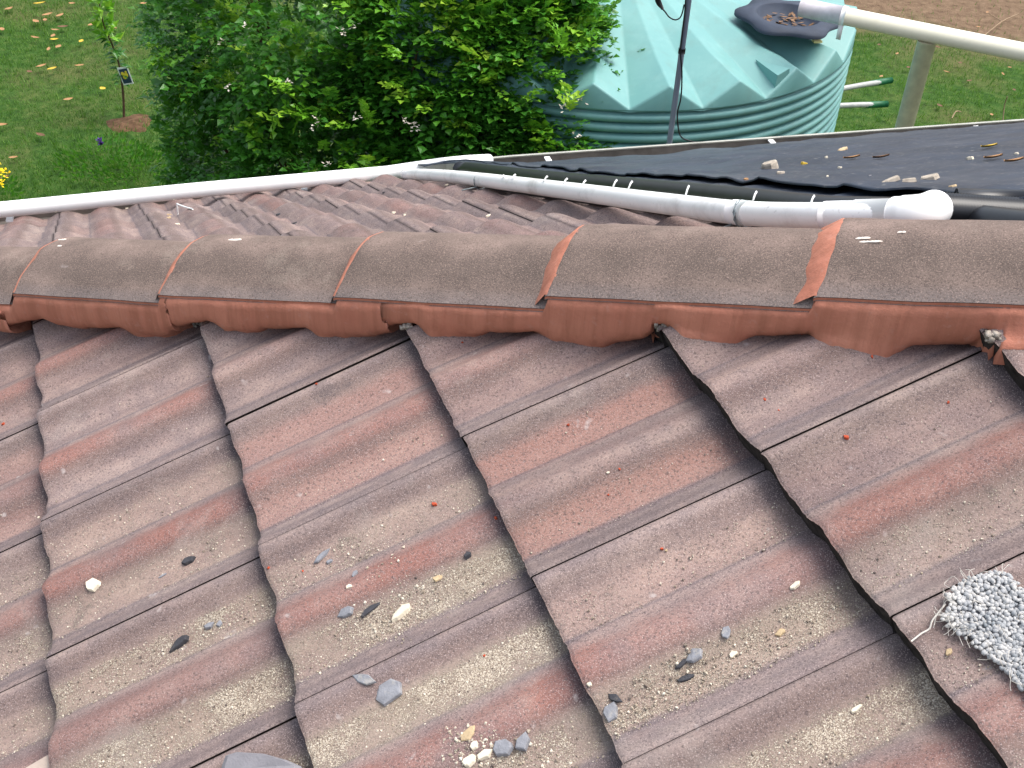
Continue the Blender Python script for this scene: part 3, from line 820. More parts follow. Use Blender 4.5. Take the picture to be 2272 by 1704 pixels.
# ================================================================ TANK
def tank():
    C = V((.54, 8.18, 0)); R = 1.74; ZR = ZG - 2.85
    root = empty('water_tank', (C.x, C.y, 0)); tag(root, 'pale aqua corrugated plastic rainwater tank with pleated roof behind the shrub', 'tank')
    # wall profile with rounded ribs and narrow grooves
    pr = [(R - .02, 0)]; z = .05; pitch = .066
    nr = int((ZR - .03) / pitch); 
    for k in range(nr):
        z0 = ZR - .03 - (nr - k) * pitch
        for t, d in ((.0, -.044), (.07, -.042), (.16, -.014), (.35, -.002), (.55, .002), (.78, -.002), (.90, -.014), (.95, -.036)): pr.append((R + d, z0 + pitch * t))
    pr += [(R - .030, ZR - .03), (R - .026, ZR - .022), (R, ZR - .006), (R, ZR)]
    seg = 144; v = []; f = []
    for r, z in pr:
        for k in range(seg): a = 2*pi*k/seg; v.append(C + V((r*cos(a), r*sin(a), z)))
    for i in range(len(pr) - 1):
        for k in range(seg): f.append((i*seg+k, i*seg+(k+1) % seg, (i+1)*seg+(k+1) % seg, (i+1)*seg+k))
    mk('tank_wall', v, f, M_tank, root)
    # pleated roof
    NP = 24; v = []; f = []; rr = [1.0, .985, .8, .6, .42, .27]
    def dome(r): return .47 * (1 - r ** 1.35)
    cols = []
    for k in range(NP * 2):
        ang = radians(-87.5 + 7.5 * k); peak = k % 2 == 1
        col = []
        for q, r in enumerate(rr):
            hgt = dome(r); pk = .155 * ((r ** 3.6) if peak else 0)
            if peak and q == 0: pass
            rad = R * r * (1.0 if peak else 1.0)
            zz = ZR + (hgt * (1 if peak else 1 - .10 * r) + pk if r < 1 else (.155 if peak else 0.0))
            col.append(len(v)); v.append(C + V((rad*cos(ang), rad*sin(ang), zz)))
        cols.append(col)
    n = len(cols)
    for k in range(n):
        a, b = cols[k], cols[(k+1) % n]
        for q in range(len(rr) - 1): f.append((a[q], b[q], b[q+1], a[q+1]))
    # upright triangles of the pleats down to the rim
    for k in range(n):
        if k % 2 == 1:
            ang = radians(-87.5 + 7.5 * k); b0 = len(v); v.append(C + V((R*cos(ang), R*sin(ang), ZR - .001)))
            p, l, r_ = cols[k][0], cols[k-1][0], cols[(k+1) % n][0]
            f += [(l, b0, p), (b0, r_, p)]
    top = len(v); v.append(C + V((0, 0, ZR + dome(.0) + .02)))
    for k in range(n): f.append((cols[k][-1], cols[(k+1) % n][-1], top))
    o = mk('tank_roof', v, f, M_tank, root, smooth=False)
    bv = o.modifiers.new('soft', 'BEVEL'); bv.width = .012; bv.segments = 2; bv.limit_method = 'ANGLE'; bv.angle_limit = radians(14)
    o.data.polygons.foreach_set('use_smooth', [True] * len(o.data.polygons))
    # lifting lug near the right rim
    P = atz(1738, 172, ZR + .10); rad = (P - C); rad.z = 0; rad.normalize(); tn = V((-rad.y, rad.x, 0)); up = V((0, 0, 1)); mb = MB()
    b0 = C + rad * (R - .02); b0.z = ZR + .0
    vv = [b0 - tn * .075, b0 + tn * .075, b0 - rad * .24 - tn * .02 + up * .14, b0 + tn * .03 + up * .155, b0 - tn * .065 + up * .13]
    mb.add(vv, [(0, 1, 3, 4), (0, 4, 2), (4, 3, 2), (3, 1, 2), (0, 2, 1)]); mb.build('lifting_lug', M_tank, root, smooth=False)
    # strainer: lobed dark flange with a sunken basket
    S = atz(1748, 40, ZR + .27); v = []; f = []; n = 72
    ring = []
    tilt = V((S.x - C.x, S.y - C.y, 0)).normalized()
    def sp(r, a, dz):
        q = V((cos(a) * r, sin(a) * r, 0)); return S + q + V((0, 0, dz - .02 * q.dot(tilt)))
    rings = [(lambda a: .320 + .026 * cos(6 * a + .5), -.01), (lambda a: .320 + .026 * cos(6 * a + .5), .012), (lambda a: .24, .020), (lambda a: .212, .026), (lambda a: .205, .020), (lambda a: .185, -.035), (lambda a: .0, -.04)]
    for fn, dz in rings:
        for k in range(n): a = 2*pi*k/n; v.append(sp(fn(a), a, dz))
    for i in range(len(rings) - 1):
        for k in range(n): f.append((i*n+k, i*n+(k+1) % n, (i+1)*n+(k+1) % n, (i+1)*n+k))
    st = mk('inlet_strainer', v, f, M_strain, root)
    mb = MB()
    for q in range(46):
        a, r = rnd() * 2 * pi, .165 * sqrt(rnd()); c = sp(r, a, -.036 + ru(0, .02)); d = V((ru(-1, 1), ru(-1, 1), ru(-.3, .3))).normalized(); e = d.cross(V((0, 0, 1))).normalized()
        mb.add([c - d * .03, c + e * .012, c + d * .03, c - e * .012], [(0, 1, 2, 3)])
    tag(mb.build('leaf_litter', M_leafy, st, smooth=False), 'dead leaves caught in the strainer basket')
    # pale marker tab on the roof
    Q = atz(1812, 95, ZR + .17)
    mb = MB(); boxmb(mb, Q + V((0, 0, .012)), V((.98, .2, 0)), V((-.2, .98, 0)), V((0, 0, 1)), .028, .022, .006)
    tag(mb.build('fallen_petal', simple('cream_scrap', lin(226, 214, 150), .7), smooth=False), 'cream scrap lying on the aqua tank roof below the dark strainer', 'scrap')
    return C, R, ZR
TC, TR, TZ = tank()
def inlet_pipe():
    z = TZ + .47
    a = atz(1776, 16, z); b = atz(2272, 116, z - .0); d = (b - a).normalized(); b = b + d * 2.2
    root = empty('downpipe', (a.x, a.y, 0)); tag(root, 'long cream pipe sloping over the lawn into the tank strainer', 'pipe')
    mb = MB(); tube(mb, [a + d * .24, b], .052, 28); mb.build('pipe', M_cream, root)
    mb = MB(); tube(mb, [a, a + d * .26], .0555, 28); mb.build('pipe_end', simple('grey_white_pvc', lin(200, 196, 200), .5), root)
    c = a + d * .27; mb = MB(); tube(mb, [c - d * .014, c + d * .014], .058, 28); boxmb(mb, c - V((-d.y, d.x, 0)) * .03 - V((0, 0, .085)), d, V((-d.y, d.x, 0)), V((0, 0, 1)), .014, .004, .05)
    mb.build('pipe_strap', M_pvc, root)
    for t in (.9, 1.35): 
        c = a + d * t
    # support post
    mid = onplane(2062, 73, a, V((-d.y, d.x, 0)))
    mb = MB(); tube(mb, [V((mid.x, mid.y, 0)) , V((mid.x + .0, mid.y, mid.z - .05))], .055, 28); mb.build('support_post', simple('cream_post', lin(232, 226, 200), .5), root)
    print('inlet', a, b, mid)
inlet_pipe()
def pole():
    P = atz(1489, 318, ZG - 2.40) + V((.0, .06, 0))
    root = empty('conduit_pole', (P.x, P.y, 0)); tag(root, 'thin grey pole with a black cable standing in front of the tank', 'pole')
    mb = MB(); tube(mb, [V((P.x, P.y, 0)), V((P.x, P.y, 4.3))], .0135, 18); mb.build('pole', M_pole, root)
    pl = V((0, -1, 0)).lerp(V((-.2, -1, 0)), .5).normalized(); P0 = P + V((0, -.02, 0))
    px = [(1523, -40), (1520, 20), (1514, 75), (1510, 116), (1513, 160), (1511, 215), (1503, 252), (1506, 290), (1514, 306), (1535, 314), (1557, 319), (1558, 332)]
    mb = MB(); tube(mb, smooth_line([onplane(x, y, P0, pl) for x, y in px], 5), .0035, 8)
    px = [(1448, -40), (1456, 5), (1474, 24), (1485, 38), (1499, 44), (1511, 36), (1518, 10)]
    tube(mb, smooth_line([onplane(x, y, P0, pl) for x, y in px], 5), .0032, 8); mb.build('cable', M_cable, root)
    mb = MB(); tube(mb, [onplane(1458, -8, P0, pl), onplane(1462, 4, P0, pl), onplane(1470, 20, P0, pl)], [.008, .011, .007], 10); mb.build('plug', M_cable, root)
    p = onplane(1510, 116, P0, pl); mb = MB(); tube(mb, [V((P.x, P.y, p.z - .012)), V((P.x, P.y, p.z + .012))], .0165, 14); mb.build('tape', M_cable, root)
pole()
def wheelbarrow():
    z = .62
    a0, a1, ag = atz(1840, 204, z), atz(1978, 178, z), atz(1930, 186, z)
    b0, b1, bg_ = atz(1835, 238, z), atz(1969, 231, z), atz(1920, 233, z)
    d = ((a1 - a0) + (b1 - b0)).normalized(); d.z = 0; d.normalize(); sd_ = V((-d.y, d.x, 0))
    m = (a0 + b0) / 2; root = empty('wheelbarrow', (m.x, m.y, 0)); tag(root, 'wheelbarrow behind the tank showing two steel handles with green grips', 'wheelbarrow')
    for p, g, q in ((a0, ag, a1), (b0, bg_, b1)):
        back = (p - q).normalized()
        mb = MB(); tube(mb, smooth_line([q + back * .03, p, p + back * .35 - V((0, 0, .12)), p + back * .8 - V((0, 0, .35))], 4), .026, 12); h_ = mb.build('handle', M_steel, root)
        mb = MB(); tube(mb, [g, g.lerp(q, .5), q], [.029, .032, .030], 14); mb.build('grip', M_grip, h_)
    c = m - d * .75; mb = MB()
    v = []; 
    for (l, w_, zz) in ((.28, .22, .30), (.45, .36, .58)):
        for sx, sy in ((-1, -1), (1, -1), (1, 1), (-1, 1)): v.append(V((c.x, c.y, zz)) + d * l * sx + sd_ * w_ * sy)
    mb.add(v, [(0, 1, 2, 3), (0, 4, 5, 1), (1, 5, 6, 2), (2, 6, 7, 3), (3, 7, 4, 0)]); mb.build('tray', M_tray, root, smooth=False)
    wc = c - d * .6; mb = MB(); n = 24
    tube(mb, [V((wc.x, wc.y, .19)) + (d * cos(2*pi*k/n) + V((0, 0, 1)) * sin(2*pi*k/n)) * .15 for k in range(n + 1)], .035, 10, caps=False)
    tube(mb, [V((wc.x, wc.y, .19)) - sd_ * .08, V((wc.x, wc.y, .19)) + sd_ * .08], .05, 12); mb.build('wheel', M_black, root)
    for s in (-1, 1):
        mb = MB(); tube(mb, [c + d * .2 + sd_ * .2 * s + V((0, 0, .32)), V((c.x, c.y, 0)) + d * .35 + sd_ * .22 * s], .014, 8); mb.build('leg', M_steel, root)
wheelbarrow()

# ================================================================ PLANTS
def leafquad(v, f, t, c, d, n, L, wd, tn):
    s = d.cross(n).normalized(); nn = s.cross(d).normalized(); k = len(v)
    v.extend([c, c + d * L * .45 + s * wd + nn * wd * .35, c + d * L - nn * L * .12, c + d * L * .45 - s * wd + nn * wd * .35, c + d * L * .5])
    f.extend([(k, k+1, k+4), (k+1, k+2, k+4), (k, k+4, k+3), (k+4, k+2, k+3)]); t.extend([(tn, 0, 0, 1)] * 5)
def frond(v, f, t, c, d, size, tn, n=7):
    s = d.cross(V((0, 0, 1)));  s = s.normalized() if s.length > .1 else V((1, 0, 0))
    up = s.cross(d).normalized()
    for k in range(n):
        q = k / (n - 1); p = c + d * size * q - V((0, 0, 1)) * size * .25 * q * q
        if k == n - 1: dd = d
        else: dd = (d * .55 + s * (1 if k % 2 else -1) * .85 + up * ru(-.2, .3)).normalized()
        leafquad(v, f, t, p, dd, (up + V((ru(-.4, .4), ru(-.4, .4), 0))).normalized(), size * ru(.38, .5), size * ru(.17, .22), cl(tn + ru(-.10, .10), 0, 1))
LOBES = [(V((-1.62, 8.2, 1.3)), V((1.1, 1.1, 1.75))), (V((-1.1, 7.9, 1.4)), V((1.2, 1.1, 1.7))), (V((-1.70, 7.75, .9)), V((.92, .9, 1.2))), (V((-.40, 7.1, 1.55)), V((.80, .7, 1.35))), (V((-.05, 6.75, 1.15)), V((.62, .55, 1.05))), (V((-1.1, 7.0, 1.0)), V((.9, .75, 1.2))), (V((-1.35, 7.7, 2.15)), V((1.25, 1.0, .9))), (V((-.45, 7.2, 2.1)), V((.75, .65, .85))), (V((.12, 6.7, 1.5)), V((.48, .45, .8))), (V((.0, 7.0, 2.05)), V((.48, .5, .75)))]
def shrub():
    root = empty('flowering_shrub', (-1.2, 7.6, 0)); tag(root, 'large dense glossy green shrub with small white flowers beside the tank', 'shrub')
    v = []; f = []; t = []
    tips = []
    cnt = 0
    while cnt < 15000:
        c, r = random.choice(LOBES)
        a = rnd() * 2 * pi; zz = ru(-1, 1); q = sqrt(1 - zz * zz); n = V((q * cos(a), q * sin(a), zz))
        dep = 1 - abs(random.gauss(0, .13))
        if rnd() < .25: dep = ru(.35, .95)
        nz = noise.noise(n * 2.3 + c) * .16 + noise.noise(n * 6 + c) * .10
        P = c + V((n.x * r.x, n.y * r.y, n.z * r.z)) * (dep + nz)
        if P.z < .05: continue
        # skip leaves buried well inside another lobe
        ins = min(sqrt(sum(((P - c2)[i] / r2[i]) ** 2 for i in range(3))) for c2, r2 in LOBES)
        if ins < .72 and rnd() < .7: continue
        cl_ = noise.noise(P * 2.2)
        if cl_ < -.28 and rnd() < .75: continue
        cnt += 1
        N_ = V((n.x / r.x, n.y / r.y, n.z / r.z)).normalized()
        d = (N_ + V((ru(-.9, .9), ru(-.9, .9), ru(-.5, .8)))).normalized()
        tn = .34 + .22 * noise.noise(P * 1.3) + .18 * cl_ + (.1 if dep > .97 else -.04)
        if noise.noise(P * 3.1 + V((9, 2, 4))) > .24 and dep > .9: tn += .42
        frond(v, f, t, P, d, ru(.09, .15), cl(tn, 0, .97), 7)
    # longer shoots standing proud of the outline
    for k in range(130):
        c, r = random.choice(LOBES); a = rnd() * 2 * pi; zz = ru(-.2, 1); q = sqrt(1 - zz * zz); n = V((q * cos(a), q * sin(a), zz))
        P = c + V((n.x * r.x, n.y * r.y, n.z * r.z)) * 1.0
        if P.z < .3: continue
        d = (n + V((ru(-.5, .5), ru(-.5, .5), ru(.2, .9)))).normalized(); tn = ru(.55, .95)
        for j in range(6): frond(v, f, t, P + d * .045 * j, (d + V((ru(-1, 1), ru(-1, 1), ru(-.4, .6)))).normalized(), .12 - j * .006, tn, 7)
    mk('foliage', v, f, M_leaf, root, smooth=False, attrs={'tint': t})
    # stems
    mb = MB()
    for k in range(26):
        c, r = random.choice(LOBES); a = rnd() * 2 * pi; b = V((c.x * .6 - .5 + .25 * cos(a), c.y * .6 + 3.0 + .25 * sin(a), 0)); e = c + V((r.x * cos(a) * .75, r.y * sin(a) * .75, r.z * ru(.3, .8)))
        m = b.lerp(e, .5) + V((ru(-.1, .1), ru(-.1, .1), .2)); tube(mb, smooth_line([b, m, e], 4), [.022 - .002 * i for i in range(9)], 7)
    mb.build('stems', M_bark, root)
    # flowers, each a loose cluster of petals
    for (x, y) in [(492,93),(510,190),(698,278),(703,265),(550,60),(786,60),(790,260),(912,278),(920,282),(1292,225),(1277,300),(1356,248),(1348,272),(725,360),(640,180),(1250,240),(900,270),(760,70)]:
        # stand on the shrub surface facing the camera: march along the ray
        r = ray(x, y); hit_ = None
        for q in range(300):
            P = CAM + r * (4.5 + q * .02)
            if P.z < .05: break
            if min(sqrt(sum(((P - c2)[i] / r2[i]) ** 2 for i in range(3))) for c2, r2 in LOBES) < 1.03: hit_ = P; break
        if hit_ is None: continue
        mb = MB(); P = hit_ - r.normalized() * .07
        for j in range(9):
            d = V((ru(-1, 1), ru(-1.2, .4), ru(-.3, 1))).normalized(); s = d.cross(V((0, 0, 1))).normalized(); o_ = P + V((ru(-.02, .02), ru(-.02, .02), ru(-.02, .02)))
            mb.add([o_, o_ + d * .014 + s * .007, o_ + d * .026, o_ + d * .014 - s * .007], [(0, 1, 2, 3)])
        mb.build('flower', M_petal, root, smooth=False)
shrub()
def sapling():
    root = empty('sapling', SAP); tag(root, 'young slender fruit tree sapling with a nursery tag in the lawn', 'sapling')
    top = onplane(216, -70, SAP, V((0, 1, 0)))
    px = [(275, 262), (274, 220), (270, 180), (262, 135), (247, 95), (232, 60), (222, 20), (215, -50)]
    pts = [onplane(x, y, SAP, V((0, 1, 0))) for x, y in px]
    mb = MB(); tube(mb, smooth_line(pts, 3), [.013 - .0004 * i for i in range(22)], 8); mb.build('trunk', M_bark, root)
    v = []; f = []; t = []
    sp = smooth_line(pts, 8)
    for i, p in enumerate(sp):
        q = i / len(sp)
        if q < .25: continue
        for k in range(3 if q < .6 else 4):
            a = rnd() * 2 * pi; d = V((cos(a), sin(a) * .8, ru(-.5, .5))).normalized(); L = ru(.07, .14)
            leafquad(v, f, t, p + d * .01, d, V((0, 0, 1)), L, L * .2, cl((.25 if q < .6 else .75) + ru(-.15, .15), 0, 1))
            if q > .55 and rnd() < .5: leafquad(v, f, t, p + d * .05, (d + V((0, 0, .8))).normalized(), V((0, 1, 0)), L, L * .2, ru(.6, .95))
    mk('foliage', v, f, M_leaf, root, smooth=False, attrs={'tint': t})
    # tag hanging from the stem: white card, yellow fruit picture on dark blue
    c = onplane(278, 168, SAP - V((0, .05, 0)), V((0, 1, 0))); x_ = V((.93, 0, .20)).normalized(); z_ = V((-.20, 0, .93)).normalized(); y_ = V((0, -1, 0))
    mb = MB(); boxmb(mb, c, x_, y_, z_, .052, .0015, .088); tg = mb.build('nursery_tag', simple('white_card', lin(232, 236, 228), .5), root, smooth=False)
    mb = MB(); boxmb(mb, c + y_ * .003 - z_ * .002, x_, y_, z_, .042, .0012, .072); mb.build('picture', simple('navy_print', lin(34, 60, 78), .5), tg, smooth=False)
    mb = MB()
    for (a, b, s) in ((-.016, .022, .022), (.014, .008, .024), (-.010, -.012, .020), (.02, .036, .014)):
        for k in range(1):
            n = 12; cc = c + x_ * a + z_ * b + y_ * (.0055 + b * .02); vv = [cc + (x_ * cos(2*pi*q/n) * .8 + z_ * sin(2*pi*q/n)) * s for q in range(n)] + [cc + y_ * .002]
            mb.add(vv, [(q, (q+1) % n, n) for q in range(n)])
    mb.build('picture', simple('yellow_print', lin(222, 200, 60), .5), tg, smooth=False)
    # mulch ring
    v = []; f = []; n = 36; rings = 7
    for i in range(rings + 1):
        for k in range(n):
            a = 2*pi*k/n; r = .21 * i / rings * (1 + .5 * noise.noise(V((cos(a)*1.5, sin(a)*1.5, 0))))
            x, y = SAP.x + .12 + r*cos(a)*1.15, SAP.y - .12 + r*sin(a)*.9
            v.append((x, y, gz(x, y) + .008 + (.03 * (1 - i / rings) + .018 * noise.noise(V((x*14, y*14, 0))) if i < rings else -.01)))
    for i in range(rings):
        for k in range(n): f.append((i*n+k, i*n+(k+1) % n, (i+1)*n+(k+1) % n, (i+1)*n+k))
    tag(mk('soil_patch', v, f, simple('brown_soil', lin(96, 74, 56), .95, .1, .4, 22, 1.0, 70)), 'round patch of brown soil at the foot of the sapling', kind='structure')
sapling()
def weeds():
    def clump(name, label, cat, P, n, h, spread, petal, np_, group=None):
        root = empty(name, P); tag(root, label, cat, group)
        v = []; f = []; t = []
        for k in range(n):
            a = rnd() * 2 * pi; r = spread * sqrt(rnd()); b = P + V((r*cos(a), r*sin(a), ru(0, h) * (1 - r / spread * .6))); d = V((cos(a)*.6, sin(a)*.6, ru(.2, 1))).normalized()
            leafquad(v, f, t, b, d, V((cos(a+1), sin(a+1), .3)).normalized(), ru(.035, .065), ru(.008, .014), ru(.1, .6))
        mk('foliage', v, f, M_leaf, root, smooth=False, attrs={'tint': t})
        if petal:
            mb = MB()
            for k in range(np_):
                a = rnd() * 2 * pi; r = spread * .8 * sqrt(rnd()) if np_ > 20 else .02 * rnd(); b = P + V((r*cos(a), r*sin(a), h * ru(.85, 1.15)))
                for q in range(4):
                    d = V((ru(-1, 1), ru(-1, 1), ru(-.2, .8))).normalized(); s = d.cross(V((0, 0, 1))).normalized(); mb.add([b, b + d*.016 + s*.009, b + d*.03, b + d*.016 - s*.009], [(0, 1, 2, 3)])
            mb.build('flower', petal, root, smooth=False)
    clump('purple_flowered_weed', 'low leafy weed with one purple flower in front of the soil patch', 'weed', atz(232, 365, .03), 420, .22, .42, M_petal2, 12)
    clump('leafy_weed', 'low dark leafy weed between the purple flower and the shrub', 'weed', atz(300, 385, .03), 300, .2, .35, None, 0)
    clump('yellow_flower_clump', 'clump of bright yellow flowers beyond the left end of the eaves pipe', 'flowers', atz(5, 448, .05) - V((.15, 0, 0)), 200, .22, .32, M_petal3, 150)
weeds()
# fallen leaves
def flat_leaf(name, P, L, wd, ang, mat, n=V((0, 0, 1)), curl=.15):
    x = V((cos(ang), sin(ang), 0)); x = (x - n * x.dot(n)).normalized(); y = n.cross(x)
    v = []; f = []
    for i in range(7):
        t = i / 6; w_ = wd * sin(pi * min(1, t * .97 + .03)) ** .8
        for s in (-1, 0, 1): v.append(P + x * L * (t - .5) + y * w_ * s + n * (.004 + curl * L * (abs(s) * .35 + (t - .5) ** 2 * .8)))
    for i in range(6):
        for s in range(2): f.append((i*3+s, i*3+s+1, (i+1)*3+s+1, (i+1)*3+s))
    return mk(name, v, f, mat, None)
ML = [simple('yellow_leaf', lin(196, 164, 50), .6), simple('tan_leaf', lin(160, 120, 80), .7), simple('brown_leaf', lin(104, 76, 54), .8)]
LEAVES = [(88,8,0),(160,8,1),(210,2,0),(20,20,1),(105,33,1),(133,35,1),(100,45,1),(80,48,1),(122,67,1),(78,84,1),(118,80,1),(120,88,0),(180,92,0),(130,104,1),(108,110,1),(92,147,1),(116,153,0),(66,160,2),(228,197,0),(152,221,1),(90,300,2),(5,66,1),(2,278,1),(5,395,2),(254,62,1),(205,55,1),(318,8,1),(176,146,1),(140,60,2),(30,350,1)]
def whereL(x, y):
    h = 'at the far left edge' if x < 50 else 'left of the sapling' if x < 105 else 'just left of the sapling stem' if x < 150 else 'close beside the sapling' if x < 215 else 'between the sapling and the shrub'
    v_ = 'along the top of the photo' if y < 25 else 'high on the lawn' if y < 60 else 'level with the sapling leaves' if y < 100 else 'just above the nursery tag' if y < 130 else 'level with the nursery tag' if y < 200 else 'below the nursery tag' if y < 260 else 'beyond the white eaves pipe'
    return h + ', ' + v_
KN = ['yellow', 'curled tan', 'dark brown']
for x, y, k in LEAVES:
    P = atz(x, y, .055); tag(flat_leaf('fallen_leaf', P, ru(.08, .14), ru(.018, .032), rnd() * 6.3, ML[k]), KN[k] + ' leaf ' + whereL(x, y), 'leaf', 'fallen leaves on the left lawn')
def whereR(x, y):
    h = 'beside the tank rim' if x < 1960 else 'between the tank and the post' if x < 2060 else 'right of the post' if x < 2180 else 'near the right edge'
    v_ = 'above the cream pipe' if y < 75 else 'just below the cream pipe' if y < 130 else 'in the middle of the lawn' if y < 190 else 'beyond the gutter'
    return h + ', ' + v_
LR = [(1893,55,2),(1878,58,1),(1950,100,2),(2080,105,2),(2225,165,1),(2150,180,2),(2240,150,1),(2190,28,1),(2170,60,1),(1955,170,1),(2200,255,1),(2085,235,2),(2015,150,2),(1990,120,1),(2130,140,2),(2250,200,2),(2100,160,1)]
for x, y, k in LR:
    P = atz(x, y, .055); tag(flat_leaf('fallen_leaf', P, ru(.05, .10), ru(.012, .025), rnd() * 6.3, ML[k]), ('small tan' if k == 1 else 'small brown') + ' dead leaf ' + whereR(x, y), 'leaf', 'dead leaves on the right lawn')
def twigs():
    for (a, b, lb) in [((2185, 78), (2262, 30), 'pale forked twig lying on the bare soil at the top right corner'), ((2112, 262), (2132, 248), 'short twig on the grass behind the gutter right of the post'), ((2225, 268), (2235, 215), 'thin upright dry stalk behind the gutter at the right')]:
        A, B = atz(*a, .04), atz(*b, .06); 
        if 'upright' in lb: B = onplane(*b, A, V((0, 1, 0)))
        m = A.lerp(B, .5) + V((0, .04, .02)); mb = MB(); tube(mb, smooth_line([A, m, B], 4), .006, 6)
        if 'forked' in lb: tube(mb, [m, m + V((-.12, .18, .03))], .005, 6); tube(mb, [A, A + V((.05, -.16, .02))], .006, 6)
        tag(mb.build('twig', simple('dry_twig', lin(150, 128, 102), .9)), lb, 'twig')
twigs()

# ================================================================ DEBRIS ON THE ROOF
M_slate = simple('grey_slate_chip', lin(132, 133, 138), .75, .3, .18, 80, .5, 300, (lin(186, 178, 164), .7))
M_slated = simple('dark_slate_chip', lin(62, 62, 66), .8, .3, .2, 80, .5, 300, (lin(150, 142, 130), .5))
M_white = simple('white_mortar_chip', lin(222, 212, 190), .9, .2, .1, 90, .5, 300)
M_tan = simple('tan_mortar_chip', lin(188, 166, 132), .9, .2, .15, 90, .5, 300)
M_redc = simple('red_crumb', lin(176, 78, 52), .8, .2, .2, 90)
M_conc = simple('grey_concrete_lump', lin(170, 160, 146), .95, .2, .25, 60, .8, 160)
def chip(name, P, n, L, Wd, T, ang, mat, label, cat='chip', group=None, seed=0, tilt=.15):
    rs = random.Random(seed * 7 + 3)
    x = V((cos(ang), sin(ang), 0)); x = (x - n * x.dot(n)).normalized(); y = n.cross(x)
    n = (n + x * rs.uniform(-tilt, tilt) + y * rs.uniform(-tilt, tilt)).normalized(); x = (x - n * x.dot(n)).normalized(); y = n.cross(x)
    k = rs.randint(5, 7); ring = []; T = T * .75
    for i in range(k):
        a = 2 * pi * (i + rs.uniform(-.3, .3)) / k; r = rs.uniform(.7, 1.08); ring.append((cos(a) * r * L / 2, sin(a) * r * Wd / 2))
    sx, sy = rs.uniform(-.5, .5) * T / L, rs.uniform(-.5, .5) * T / Wd
    v = [P + x * a * 1.05 + y * b * 1.05 - n * T * .3 for a, b in ring] + [P + x * a + y * b + n * T * (.7 + sx * a / T + sy * b / T + rs.uniform(-.08, .08)) for a, b in ring] + [P + x * a * .86 + y * b * .86 + n * T * (.95 + sx * a / T + sy * b / T + rs.uniform(-.1, .1)) for a, b in ring] + [P + n * T * 1.0 + x * L * rs.uniform(-.1, .1)]
    f = []
    for r in range(2):
        for i in range(k): f.append((r*k+i, r*k+(i+1) % k, (r+1)*k+(i+1) % k, (r+1)*k+i))
    for i in range(k): f.append((2*k+i, 2*k+(i+1) % k, 3*k))
    f.append(tuple(range(k))[::-1])
    return tag(mk(name, v, f, mat, None, smooth=False), label, cat, group)
